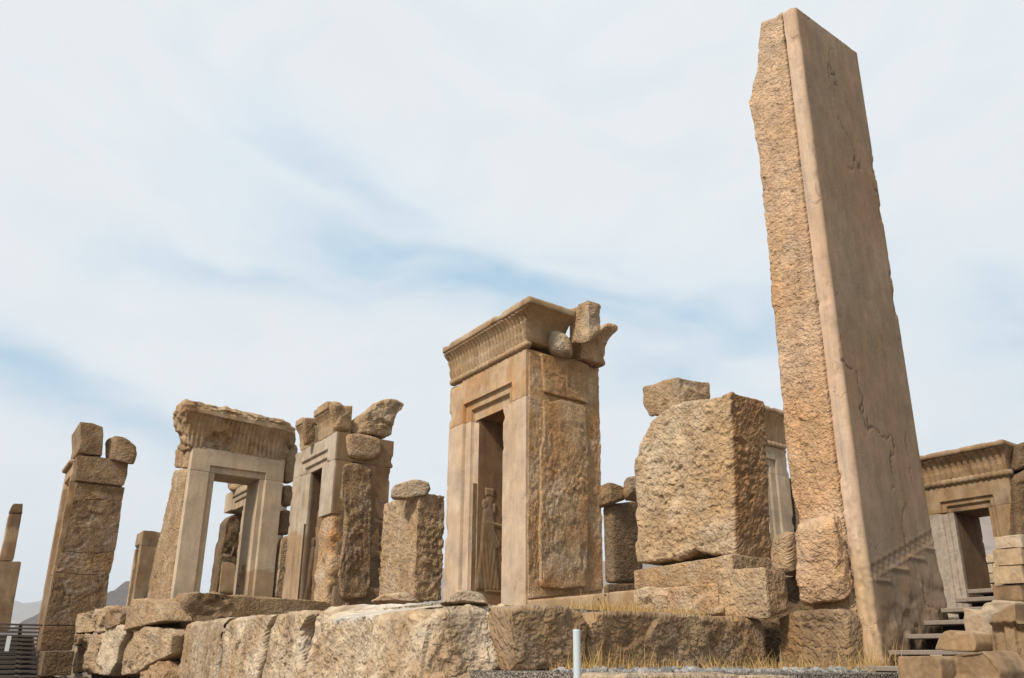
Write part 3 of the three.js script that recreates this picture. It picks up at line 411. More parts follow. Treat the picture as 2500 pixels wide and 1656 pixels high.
// ---------------------------------------------------------------- the doorway at the far left, seen almost edge on
{
  const x0 = 1.83, zE = -19.9, y0 = 2.26, F = shift(FA, [-21.35, y0, -x0]);
  const t = thing('stone_doorway', [2.3, y0, -20.5], 'weathered brown doorway seen edge-on, beside the plank stair, with two broken stones on top', 'doorway');
  const j = [[1.339, 3.142], [0.008, 3.658], [1.75, 3.698]];
  doorway(t, { F, W: 1.45, H: 3.6, l: 0.55, r: 1.18, ho: 3.15, D: 1.05, nest: [[0.3, 1.3, 3.3, 0.04], [0.38, 1.26, 3.25, 0.04], [0.46, 1.22, 3.2, 0.04]], pal: 'brown', palT: 'tan' });
  const ends = [[[1.953, 5.392], [2.962, 5.41], [2.956, 5.216], [2.949, 5.08], [2.452, 5.082], [1.954, 4.971]], [[1.955, 4.962], [2.453, 5.073], [2.951, 5.071], [2.972, 4.456], [2.965, 3.924], [2.515, 3.851], [1.909, 3.842]], [[1.911, 3.834], [2.517, 3.842], [2.958, 3.914], [2.965, 3.749], [2.937, 3.428], [2.465, 3.379], [1.865, 3.388]], [[1.866, 3.38], [2.467, 3.37], [2.93, 3.419], [2.965, 2.687], [2.954, 2.326], [2.317, 2.29], [1.838, 2.284]]];
  ends.forEach((outline, i) => slab(t, 'hewn_course', { F: FB, outline, d0: zE + 0.04, d1: zE - 0.9, rough: [0.01, 1.2, 0.012, 4, 0.012, 11], mat: i % 2 ? M.stroke : M.fine, pal: 'brown', round: 0.006, smoothing: 0, crisp: true, cell: 0.035, tint: (p, c) => { const q = 1 - smooth(0.012, 0.045, Math.abs(fbm(p[0] * 1.9 + 2, p[1] * 1.1, 3.3, 3))); return c.map((v, m) => lerp(v, [0.40, 0.32, 0.225][m], q * 0.75)); } }));
  slab(t, 'lintel_end', { F: FB, outline: [[1.866, 5.995], [2.255, 6.036], [2.946, 5.994], [2.963, 5.692], [2.923, 5.424], [2.391, 5.421], [1.924, 5.425]], d0: zE + 0.1, d1: zE - 0.95, rough: 'soft', mat: M.fine, pal: 'brown', round: 0.02, smoothing: 0, crisp: true });
  slab(t, 'cornice_block', { F: FB, outline: [[1.801, 6.78], [2.053, 6.796], [2.275, 6.746], [2.318, 6.575], [2.37, 6.063], [2.084, 6.048], [1.869, 6.082], [1.876, 6.354]], d0: zE + 0.12, d1: zE - 1.3, rough: 'soft', mat: M.fine, pal: 'brown', round: 0.02, smoothing: 0, crisp: true });
  torus(t, { F, w0: 0.1, w1: 1.4, h: 3.62, d: 0.06, r: 0.06, pal: 'tan' });
  lone('boulder', { F: FV, outline: [[-9.529, 6.424], [-9.467, 6.514], [-9.255, 6.566], [-9.049, 6.538], [-8.98, 6.469], [-8.861, 6.38], [-8.854, 6.272], [-8.816, 6.213], [-8.859, 5.938], [-9.11, 5.965], [-9.444, 6.031]], d0: -17.6, d1: -17.9, rough: 'soft', round: 0.02, smoothing: 0, crisp: true, front: (w) => -0.5 * Math.abs(w - [[-9.216, 6.328]][0][0]), pal: 'brown' }, 'broken block on top of the edge-on doorway, right of its cornice stone', 'stone');
}

// ---------------------------------------------------------------- far doorways seen through and between the near ones
{
  const x0 = 6.15, z0 = -23.2, y0 = 2.4, F = shift(FA, [z0, y0, -x0]);
  const k = [[0.005, 3.783], [1.7, 3.77], [-0.033, 3.229], [2.246, 3.23], [0.514, 0.922], [1.601, 0.857], [1.715, 3.133], [0.684, 3.579], [1.838, 3.587], [0.541, 3.248], [0.534, 1.811], [0.169, 2.305]];
  const t = thing('stone_doorway', [x0, y0, -22], 'ruined doorway with a broken left jamb, seen through the grey-beige door frame', 'doorway');
  block(t, 'lintel', { F, min: [k[2][0], k[2][1], -0.9], max: [k[3][0] + 0.1, k[0][1], 0], crisp: true, round: 0.01, rough: 'dress', chip: 0.03, mat: M.dress, pal: 'pale', lines: [[k[7][0], k[7][0] + 0.1], [k[7][1], k[7][1] - 0.14]], shape: (p, a, b, c) => { if (c === 1 || b === 0) { if (p[0] > k[7][0] - 1e-4 && p[1] < k[7][1] + 1e-4) p[2] -= 0.04; if (p[0] > k[7][0] + 0.1 - 1e-4 && p[1] < k[7][1] - 0.14 + 1e-4) p[2] -= 0.04; } return p; } });
  slab(t, 'broken_jamb', { F: FB, outline: [[6.042, 3.289], [6.028, 3.861], [6.038, 4.625], [6.097, 4.881], [6.084, 5.283], [6.206, 5.505], [6.508, 5.597], [6.762, 3.326]], d0: -22.6, d1: -23.3, rough: [0.03, 1.5, 0.04, 3, 0.02, 9], mat: M.hewn, pal: 'dark', round: 0.04, smoothing: 1 });
  slab(t, 'jamb', { F: FA, outline: [[-23.141, 3.325], [-23.196, 3.915], [-23.139, 4.54], [-22.919, 4.69], [-22.636, 4.489], [-22.573, 3.865], [-22.486, 3.286]], d0: -6.1, d1: -6.5, rough: 'dress', mat: M.dress, pal: 'tan', round: 0.02 });
  block(t, 'jamb', { F, min: [[[1.746, 2.461]][0][0], -0.1, -0.9], max: [[[2.723, 2.448]][0][0], k[3][1] - 0.01, 0], rough: 'soft', mat: M.dress, pal: 'pale', round: 0.04 });
  lone('boulder', { F: FV, outline: [[-8.026, 6.188], [-8.054, 6.426], [-7.894, 6.463], [-7.597, 6.43], [-7.523, 6.287], [-7.685, 6.167], [-7.888, 6.106]], d0: -21.7, d1: -22.2, rough: 'rock', pal: 'tan', round: 0.06 }, 'loose rough stone on the lintel seen through the grey-beige door frame', 'stone');
}
{
  const x0 = 4.49, z0 = -26.5, y0 = 2.6, F = shift(FA, [z0, y0, -x0]);
  const k = [[-0.547, 2.644], [1.022, 2.655], [-0.438, 2.198], [0.9, 2.218], [0.06, 2.209], [0.551, 2.207]];
  const t = thing('small_doorway', [4.9, y0, -26.2], 'small low doorway standing far off between the edge-on doorway and the grey-beige frame', 'doorway');
  doorway(t, { F, W: k[1][0], H: k[1][1], l: k[4][0] - 0.25, r: k[5][0] + 0.1, ho: k[3][1], D: 0.95, nest: [[k[4][0] - 0.4, k[5][0] + 0.14, k[3][1] + 0.05, 0.04]], pal: 'brown', palL: 'tan', rough: [0.01, 2, 0.008, 5, 0.004, 14], tint: (p, c) => (p[2] < -0.08 && p[0] < k[5][0] && p[0] > k[4][0] - 0.3 ? c.map((v, i) => v * [0.4, 0.3, 0.2][i]) : c) });  // tint darkens the inner reveal as painted shade
}
{
  const z0 = -10.8, x0 = 13.6, y0 = 2.4, F = shift(FB, [x0, y0, z0]);
  const k = [[1.997, 4.823], [0.994, 4.806], [1.981, 4.718], [1.764, 4.029], [0.991, 4.05], [1.406, 3.66], [1.206, 3.506], [0.978, 3.34], [1.803, 3.986], [1.78, 3.174]];
  const t = thing('stone_doorway', [14.6, y0, -11.3], 'distant grey doorway with fluted cornice, half hidden between the hewn slab and the tall pillar', 'doorway');
  const W = k[8][0] + 0.05;
  doorway(t, { F, W, H: k[3][1] - 0.06, l: 0.3, r: k[7][0] + 0.1, ho: k[7][1], D: 1.2, nest: [[0, k[5][0], k[5][1], 0.04], [0.1, k[6][0], k[6][1], 0.04]], pal: 'pale', cells: [0.05, 0.05, 0.05] });
  torus(t, { F, w0: 0, w1: W, h: k[3][1], d: 0.03, r: 0.07, pal: 'tan' });
  cornice(t, { F, w0: 0, w1: W, h0: k[3][1] + 0.06, h1: k[2][1], h2: k[0][1] + 0.02, D: 1.2, ov: 0.2, right: 0.08, fw: 0.13, pal: 'tan' });
  lone('wall_block', { F: FB, min: [15.6, 4.0, -12], max: [16.9, 5.75, -10.8], rough: 'hewn', pal: 'dark' }, 'dark stone behind the pillar, just right of the distant half-hidden doorway', 'stone', null, block);
}
{
  const x0 = 18.03, z0 = -9.6, y0 = 2.5, F = shift(FA, [z0, y0, -x0]);
  const k = [[0.645, 3.045], [2.312, 3.035], [0.849, 2.613], [1.978, 2.628], [0.96, 2.503], [1.883, 2.517], [1.06, 2.387], [1.81, 2.385], [0.643, 2.912], [2.36, 2.982], [0.75, 3.724], [2.277, 3.696], [0.725, 3.563], [2.463, 3.573]];
  const t = thing('stone_doorway', [x0, y0, -8.2], 'doorway with fluted cornice and streaked lintel at the head of the plank steps', 'doorway');
  const W = k[9][0], H = k[8][1] - 0.02, l = k[6][0], r = k[7][0], ho = (k[6][1] + k[7][1]) / 2, ht = (k[0][1] + k[1][1]) / 2;
  const grey = (p, c) => (p[0] < l + 0.01 && p[1] < ho - 0.02 && p[2] > -0.17 ? [0.34, 0.29, 0.235].map((g, i) => lerp(c[i], g, 0.85) * (1 + 0.5 * fbm(p[0] * 14, p[1] * 14, 4, 3))) : p[0] > l - 0.02 && p[0] < r + 0.02 && p[1] < ho + 0.02 && p[2] < -0.17 ? c.map((v, i) => v * [0.6, 0.5, 0.4][i] * (1 + 0.6 * fbm(p[2] * 7, p[1] * 0.8, 3, 3))) : c);  // left jamb is greyer stone; reveal colour darkened to stand for shade
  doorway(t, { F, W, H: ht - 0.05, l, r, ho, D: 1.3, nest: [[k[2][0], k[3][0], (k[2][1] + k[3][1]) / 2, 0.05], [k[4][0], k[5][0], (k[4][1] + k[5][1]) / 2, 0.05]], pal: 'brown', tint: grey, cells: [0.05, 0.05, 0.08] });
  torus(t, { F, w0: -0.2, w1: W + 0.1, h: ht, d: 0.05, r: 0.075, pal: 'brown', bead: 0.12 });
  cornice(t, { F, w0: -0.1, w1: W, h0: ht + 0.07, h1: (k[12][1] + k[13][1]) / 2 + 0.02, h2: (k[10][1] + k[11][1]) / 2, D: 1.0, ov: 0.24, right: 0.12, fw: 0.135, deep: 0.04, pal: 'brown' });
  lone('wall_block', { F: FV, outline: [[10.624, 5.417], [10.884, 5.597], [11.154, 5.644], [10.872, 3.996], [10.496, 3.576], [10.458, 3.993]], d0: -16.15, d1: -16.6, rough: 'rock', pal: 'dark', round: 0.08 }, 'dark rough stone right of the streaked doorway above the plank steps', 'stone');
  lone('wall_block', { F: FV, outline: [[10.847, 6.137], [11, 6.202], [11.363, 6.26], [11.241, 5.645], [10.887, 5.615], [10.701, 5.551]], d0: -16.2, d1: -16.7, rough: 'hewn', pal: 'dark', round: 0.08 }, 'uppermost dark stone at the right end of the streaked doorway cornice', 'stone');
}

// ---------------------------------------------------------------- the tall pillar at the right
{
  const X0 = 6.87, X1 = 8.17, Z1 = -4.09, Y0 = 1.5, Y1 = 9.0;
  const t = thing('stone_pillar', [7.4, Y0, -4.6], 'very tall leaning-looking monolith pillar, smooth brown right face and rough orange left face', 'pillar');
  // carved on the south face: two raised lines climbing with a patterned band between, and four stair treads under it
  const B = [[6.985, 2.529], [8.271, 3.001], [6.967, 2.393], [8.264, 2.873], [6.973, 2.364], [7.247, 2.392], [7.272, 2.493], [7.582, 2.522], [7.609, 2.622], [7.936, 2.651], [7.962, 2.743], [8.263, 2.764]];
  const line = (a, b, w) => a[1] + (b[1] - a[1]) * (w - a[0]) / (b[0] - a[0]);
  const steps = [[B[4], B[5]], [B[6], B[7]], [B[8], B[9]], [B[10], B[11]]];
  const carve = (w, h) => {
    const u = line(B[0], B[1], w), l = line(B[2], B[3], w); let v = 0;
    v += 0.005 * (1 - smooth(0.006, 0.016, Math.abs(h - u))) + 0.006 * (1 - smooth(0.006, 0.016, Math.abs(h - l)));
    if (h < u && h > l) v += -0.005 + 0.005 * Math.cos((w * 0.8 + (h - l) * 0.6) * 75) * Math.cos((h - l) * 60);
    for (const [a, b] of steps) if (w > a[0] && w < b[0]) { const y = (a[1] + b[1]) / 2; v += 0.013 * (1 - smooth(0.009, 0.017, Math.abs(h - y))); if (h < y) v += 0.0; }
    const low = smooth(l - 0.05, l - 0.5, h); v += low * 0.03 * fbm(w * 5, h * 4, 2, 4) + low * 0.015 * facet(w * 6, h * 6, 3);
    return v;
  };
  const crack = (w, h) => { const q = Math.abs(fbm(w * 1.5 + 3, h * 0.85, 4.4, 6)), m = smooth(-0.08, 0.15, fbm(w * 1.3, h * 0.6 + 5, 9.1, 3)); const q2 = Math.abs(fbm(w * 2.4 + 8, h * 1.7, 14.4, 5)), m2 = smooth(0.08, 0.25, fbm(w * 1.9, h * 1.1 + 15, 3.1, 3)); return Math.max((1 - smooth(0.004, 0.016, q)) * m, (1 - smooth(0.004, 0.02, q2)) * m2 * 0); };
  block(t, 'smooth_face', { F: FB, min: [X0, Y0, -4.25], max: [X1, Y1, Z1], round: 0.015, cells: [0.0125, 0.0125, 0.0125], rough: [0.008, 0.9, 0, 1, 0.0015, 22], chip: 0.03, pal: 'face', mat: M.dress,
    shape: (p, a, b, c) => { const k = smooth(3.2, 1.5, p[1]), ch = 0.05 * (1 - clamp((p[0] - X0) / (0.055 + 0.03 * fbm(p[1] * 1.3, 7, 2, 3)))); return [p[0] + 0.06 * k * ((p[0] - X0) / (X1 - X0)), p[1], p[2] + 0.02 * k - ch * c]; },
    roughAt: (p, n, R) => (n[0] < -0.5 && p[1] < 3.3 ? [0.02, 2.4, 0.045 * smooth(3.4, 2.8, p[1]), 6, 0.02, 13] : R),
    disp: (p, n) => smooth(0.6, 1, n[2]) * (carve(p[0], p[1]) - 0.008 * crack(p[0], p[1])) + Math.max(0, -n[0]) * 0.012 * fbm(p[1] * 1.4, p[2] * 4, 2, 3),
    tint: (p, c, x) => {
      const near = 1 - smooth(0.02, 0.075 + 0.05 * fbm(p[1] * 1.1, 3, 1, 3), p[0] - X0), k = p[2] < Z1 - 0.03 ? 1 : near, g = PAL.pink, v = smooth(-0.2, 0.3, fbm(p[1] * 0.8, p[2] * 9, 5, 3)), gr = smooth(0.0, 0.35, fbm(p[2] * 14 + 2, p[1] * 0.5, 8, 3)) * smooth(-4.12, -4.2, p[2]);
      let o = [0, 1, 2].map((i) => lerp(c[i], lerp(lerp(g.a[i], g.b[i], v), [0.40, 0.375, 0.33][i], gr * 0.8) * (c[i] / 0.30 * 0.35 + 0.65), k * 0.92));
      if (p[1] < 3.0) { const w = smooth(3.0, 2.3, p[1]) * k; o = o.map((q, i) => lerp(q, [0.40, 0.27, 0.14][i] * (0.7 + 0.6 * v), w * 0.75)); }
      const m = crack(p[0], p[1]); if (m > 0 && p[2] > Z1 - 0.03) o = o.map((q, i) => q * (1 - 0.55 * m * [0.88, 1, 1][i]));
      return o;
    } });
  slab(t, 'rough_core', { F: FA, outline: [[-4.545, 9.128], [-4.612, 8.839], [-4.666, 8.511], [-4.749, 8.358], [-4.792, 8.177], [-4.832, 8.15], [-4.797, 8.02], [-4.79, 7.851], [-4.777, 7.525], [-4.765, 7.364], [-4.766, 6.984], [-4.778, 6.555], [-4.769, 6.128], [-4.786, 5.674], [-4.793, 5.327], [-4.799, 4.989], [-4.79, 4.559], [-4.786, 4.281], [-4.792, 3.966], [-4.798, 3.528], [-4.782, 3.247], [-4.735, 3.043], [-4.755, 2.565], [-4.684, 2.207], [-4.723, 1.715], [-4.21, 1.715], [-4.191, 2.44], [-4.21, 3.296], [-4.222, 4.217], [-4.235, 5.212], [-4.247, 6.39], [-4.255, 7.455], [-4.265, 8.787], [-4.256, 9.059], [-4.341, 9.029], [-4.418, 9.078]], d0: -6.862, d1: -7.6, frontFade: 0.06, front: (w) => -0.06 * smooth(-4.275, -4.245, w), cell: 0.02, round: 0.05, smoothing: 1, rough: [0.022, 0.9, 0.012, 5, 0.010, 15], mat: M.fine, pal: 'core', roughAt: (p, n, R) => { const e = smooth(-4.28, -4.42, p[0]); return [R[0] * (0.3 + 0.7 * e), R[1], R[2] * e, R[3], R[4] * e, R[5]]; }, center: [[-4.466, 5.02]][0],
    tint: (p, c) => { const k = smooth(2.6, 1.7, p[1]); return [lerp(c[0], 0.40, k * 0.6), lerp(c[1], 0.245, k * 0.6), lerp(c[2], 0.105, k * 0.6)]; } });
  block(t, 'hewn_boss', { F: FB, c8: corner8([[6.66, 2.975, -4.702], [6.66, 2.163, -4.702], [6.66, 3.013, -4.237], [6.66, 2.159, -4.237], [6.895, 3, -4.237], [6.895, 2.31, -4.237]]), rough: [0.03, 1.4, 0.03, 3, 0.010, 14], keep: true, mat: M.fine, pal: 'core', round: 0.07, cell: 0.018, shape: (p, a, b, c) => { if (b > 0.8) p[0] += 0.06 * smooth(0.8, 1, b); if (b < 0.25) p[0] += 0.05 * smooth(0.25, 0, b); return p; } });
  slab(t, 'hewn_boss', { F: FA, outline: [[-5.123, 2.899], [-5.033, 2.93], [-4.967, 2.939], [-4.886, 2.912], [-4.92, 2.504], [-5.034, 2.492], [-5.176, 2.516], [-5.182, 2.735]], d0: -6.9, d1: -7.3, rough: 'boss', mat: M.fine, pal: 'tan', round: 0.08 });
}
lone('foundation_block', { F: FA, outline: [[-4.922, 2.063], [-4.849, 2.091], [-4.751, 2.103], [-4.414, 2.118], [-4.256, 2.111], [-4.206, 2.03], [-4.21, 1.853], [-4.237, 1.506], [-5.012, 1.488], [-4.955, 1.865]], d0: -6.66, d1: -7.4, rough: 'hewn', pal: 'brown', round: 0.03, crisp: true }, 'squared brown foundation stone under the tall pillar, just above the dry grass', 'stone block');

lone('gap_dark_filler', { F: FB, min: [7.2, 1.45, -5.9], max: [8.1, 2.5, -4.75], rough: 'hewn', pal: 'dark' }, 'added dark filler standing in for shade in the gap left of the pillar foundation', 'stone', null, block);  // added dark block that keeps the shaded gap black
// ---------------------------------------------------------------- hewn slab, stones around it
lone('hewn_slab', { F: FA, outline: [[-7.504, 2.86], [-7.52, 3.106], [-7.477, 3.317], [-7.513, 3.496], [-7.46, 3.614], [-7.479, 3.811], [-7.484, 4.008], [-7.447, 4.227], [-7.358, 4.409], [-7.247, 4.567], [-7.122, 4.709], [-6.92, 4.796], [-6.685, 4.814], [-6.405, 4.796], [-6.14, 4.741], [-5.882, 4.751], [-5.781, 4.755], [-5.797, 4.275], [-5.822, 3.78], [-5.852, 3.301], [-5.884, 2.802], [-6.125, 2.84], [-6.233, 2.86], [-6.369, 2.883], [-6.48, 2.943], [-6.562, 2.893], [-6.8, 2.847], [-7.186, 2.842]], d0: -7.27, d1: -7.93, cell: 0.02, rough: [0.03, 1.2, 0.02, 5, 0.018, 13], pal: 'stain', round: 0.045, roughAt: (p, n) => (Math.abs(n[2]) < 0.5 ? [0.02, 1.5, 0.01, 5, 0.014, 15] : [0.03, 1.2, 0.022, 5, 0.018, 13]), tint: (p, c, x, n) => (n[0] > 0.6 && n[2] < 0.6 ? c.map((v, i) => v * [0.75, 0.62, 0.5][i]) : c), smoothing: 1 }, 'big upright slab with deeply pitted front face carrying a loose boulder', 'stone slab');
lone('boulder', { F: FB, c8: corner8([[7.35, 5.259, -7.326], [7.35, 4.803, -7.326], [7.35, 5.225, -6.657], [7.35, 4.683, -6.657], [7.949, 5.261, -6.657], [7.949, 5.037, -6.657]]), rough: [0.02, 1.5, 0.035, 2.6, 0.01, 12], keep: true, crisp: true, pal: 'tan', round: 0.035, mat: M.fine, cell: 0.02, shape: (p, a, b, c) => { if (b < 0.5) p[2] += 0.16 * (0.5 - b) * (1 - c); return p; } }, 'angular boulder balanced on the shoulder of the big upright slab', 'boulder', null, block);
lone('footing_block', { F: FB, c8: corner8([[7.14, 2.753, -7.426], [7.14, 2.512, -7.426], [7.14, 2.802, -5.827], [7.14, 2.477, -5.827], [7.838, 2.815, -5.827], [7.838, 2.541, -5.827]]), rough: 'hewn', pal: 'tan', crisp: true, round: 0.025 }, 'long squared course stone directly beneath the big upright slab', 'stone block', null, block);
lone('loose_block', { F: FB, c8: corner8([[6.33, 2.55, -5.392], [6.33, 2.071, -5.392], [6.33, 2.518, -4.799], [6.33, 2.038, -4.799], [6.674, 2.48, -4.799], [6.674, 2.127, -4.799]]), rough: [0.03, 1.4, 0.05, 3, 0.016, 13], pal: 'stain', crisp: true, round: 0.03, cell: 0.018, tint: (p, c) => (p[0] > 6.36 && p[2] > -5.0 ? c.map((v, i) => v * [0.7, 0.6, 0.5][i]) : c), shape: (p, a, b, c) => { if (b === 0) p[1] += 0.03 * fbm(p[0] * 5, 0, p[2] * 5, 2); return p; } }, 'cubic tan block lying in front of the course stones, left of the pillar', 'stone block', null, block);
lone('rubble_stone', { F: FV, outline: [[1.991, 2.084], [2.011, 2.135], [2.059, 2.183], [2.117, 2.191], [2.142, 2.144], [2.129, 2.081]], d0: -7.95, d1: -8.15, rough: 'soft', pal: 'tan', round: 0.05 }, 'small stone at the left foot of the cubic tan block', 'stone');
{
  const t = thing('stone_kerb', [7.1, 2.2, -8], 'low dressed kerb running right from the foot of the tall middle doorway', 'kerb');
  const k = [[-9.68, 2.521], [-7.854, 2.515], [-7.867, 2.225], [-7.274, 2.514]];
  block(t, 'kerb_slab', { F: FA, min: [k[0][0] + 0.02, 2.15, -7.5], max: [k[1][0] - 0.008, 2.5, -7.08], round: 0.012, rough: 'dress', chip: 0.03, mat: M.dress, pal: 'tan', label: 'kerb slab with two small drilled holes' });
  block(t, 'kerb_slab', { F: FA, min: [k[1][0] + 0.008, 2.15, -7.5], max: [k[3][0] + 0.05, 2.505, -7.085], round: 0.012, rough: 'dress', chip: 0.03, mat: M.dress, pal: 'tan' });
  for (const [w, h] of [[-8.035, 2.421], [-7.896, 2.471]]) { const g = new THREE.CylinderGeometry(0.013, 0.013, 0.02, 12); g.rotateZ(Math.PI / 2); const m = new THREE.Mesh(g, flat('hole', [0.03, 0.02, 0.015])); m.name = 'drilled_hole'; m.position.set(7.078 - 7.1, h - 2.2, w + 8); t.add(m); }
  slab(t, 'broken_kerb', { F: FA, outline: [[-7.317, 2.5], [-6.96, 2.497], [-6.43, 2.49], [-6.032, 2.491], [-5.946, 2.467], [-5.964, 2.148], [-6.715, 2.155], [-7.262, 2.2], [-7.281, 2.373]], d0: -7.0, d1: -7.5, rough: [0.03, 2, 0.1, 3, 0.02, 10], pal: 'orange', round: 0.03, crisp: true, label: 'broken orange end of the kerb' });
}
// stones of the wall behind, between the middle doorway and the slab
lone('wall_block', { F: FB, c8: corner8([[7.9, 3.886, -8.846], [7.9, 2.739, -8.846], [7.9, 3.897, -8.634], [7.9, 2.718, -8.634], [8.534, 4.036, -8.634], [8.534, 2.755, -8.634]]), rough: 'boss', pal: 'dark', mat: M.hewn, round: 0.06 }, 'tall dark rough block in the gap right of the middle doorway', 'stone block', null, block);
lone('wall_block', { F: FB, c8: corner8([[7.7, 2.689, -8.642], [7.7, 2.506, -8.642], [7.7, 2.701, -8.554], [7.7, 2.501, -8.554], [8.381, 2.764, -8.554], [8.381, 2.534, -8.554]]), rough: 'soft', pal: 'dark', round: 0.05 }, 'low dark course stone beneath the tall rough block right of the middle doorway', 'stone block', null, block);
lone('boulder', { F: FV, outline: [[1.345, 4.164], [1.445, 4.202], [1.556, 4.19], [1.678, 4.16], [1.719, 4.079], [1.733, 3.979], [1.609, 3.928], [1.503, 3.89], [1.336, 3.852]], d0: -11.5, d1: -11.75, rough: 'rock', pal: 'brown', round: 0.03, smoothing: 0, crisp: true, front: (w) => -0.4 * Math.abs(w - [[1.49, 4.077]][0][0]) }, 'rounded brown stone on the tall dark block right of the middle doorway', 'stone');
lone('boulder', { F: FV, outline: [[1.684, 4.008], [1.709, 4.214], [1.766, 4.258], [1.915, 4.291], [1.936, 3.924], [1.717, 3.934]], d0: -11.4, d1: -11.65, rough: 'rock', pal: 'brown', round: 0.03, smoothing: 0, crisp: true, front: (w) => -0.4 * Math.abs(w - [[1.753, 4.058]][0][0]) }, 'brown stone touching the left edge of the big upright slab, highest in the gap', 'stone');
// block between the two middle doorways
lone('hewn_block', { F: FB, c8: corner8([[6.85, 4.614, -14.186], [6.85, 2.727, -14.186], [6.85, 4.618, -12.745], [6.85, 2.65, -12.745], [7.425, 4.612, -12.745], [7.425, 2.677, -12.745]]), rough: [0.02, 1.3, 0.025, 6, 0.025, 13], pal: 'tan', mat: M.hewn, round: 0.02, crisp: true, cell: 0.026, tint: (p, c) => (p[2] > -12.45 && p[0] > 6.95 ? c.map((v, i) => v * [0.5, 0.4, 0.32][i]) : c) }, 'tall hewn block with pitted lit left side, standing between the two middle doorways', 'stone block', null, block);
lone('loose_stone', { F: FV, outline: [[-2.235, 4.498], [-2.228, 4.661], [-2.171, 4.739], [-2.02, 4.787], [-1.831, 4.843], [-1.677, 4.837], [-1.553, 4.807], [-1.526, 4.713], [-1.569, 4.635], [-1.567, 4.573], [-1.891, 4.493]], d0: -14.3, d1: -14.6, rough: 'soft', pal: 'pale', round: 0.03, smoothing: 0, crisp: true, front: (w) => -0.3 * Math.max(0, w - [[-1.787, 4.711]][0][0]) }, 'pale rounded stone lying on the tall hewn block between the middle doorways', 'stone');
// stacked stones in the corner between the two doorways at a right angle
{
  const st = (outline, z, label, pal) => lone('corner_stone', { F: FB, outline, d0: z, d1: z - 0.25, rough: 'boss', pal: pal ?? 'tan', round: 0.05, mat: M.fine }, label, 'stone block', 'stones stacked in the corner by the grey-beige frame');
  st([[5.949, 6.135], [6.014, 6.488], [6.168, 6.574], [6.255, 6.506], [6.302, 6.007], [6.241, 5.6], [6.025, 5.571]], -17.8, 'topmost of the stones stacked beside the grey-beige frame');
  st([[5.992, 5.508], [6.227, 5.539], [6.292, 5.066], [6.061, 5.011]], -17.8, 'second from top of the stones stacked beside the grey-beige frame');
  st([[5.973, 4.914], [6.243, 4.954], [6.298, 4.384], [5.99, 4.355]], -17.8, 'third from top of the stones stacked beside the grey-beige frame', 'brown');
  st([[6, 4.261], [6.261, 4.371], [6.364, 3.506], [6.364, 2.91], [5.988, 2.893], [5.984, 3.665]], -17.6, 'lowest and largest of the stones stacked beside the grey-beige frame', 'orange');
}

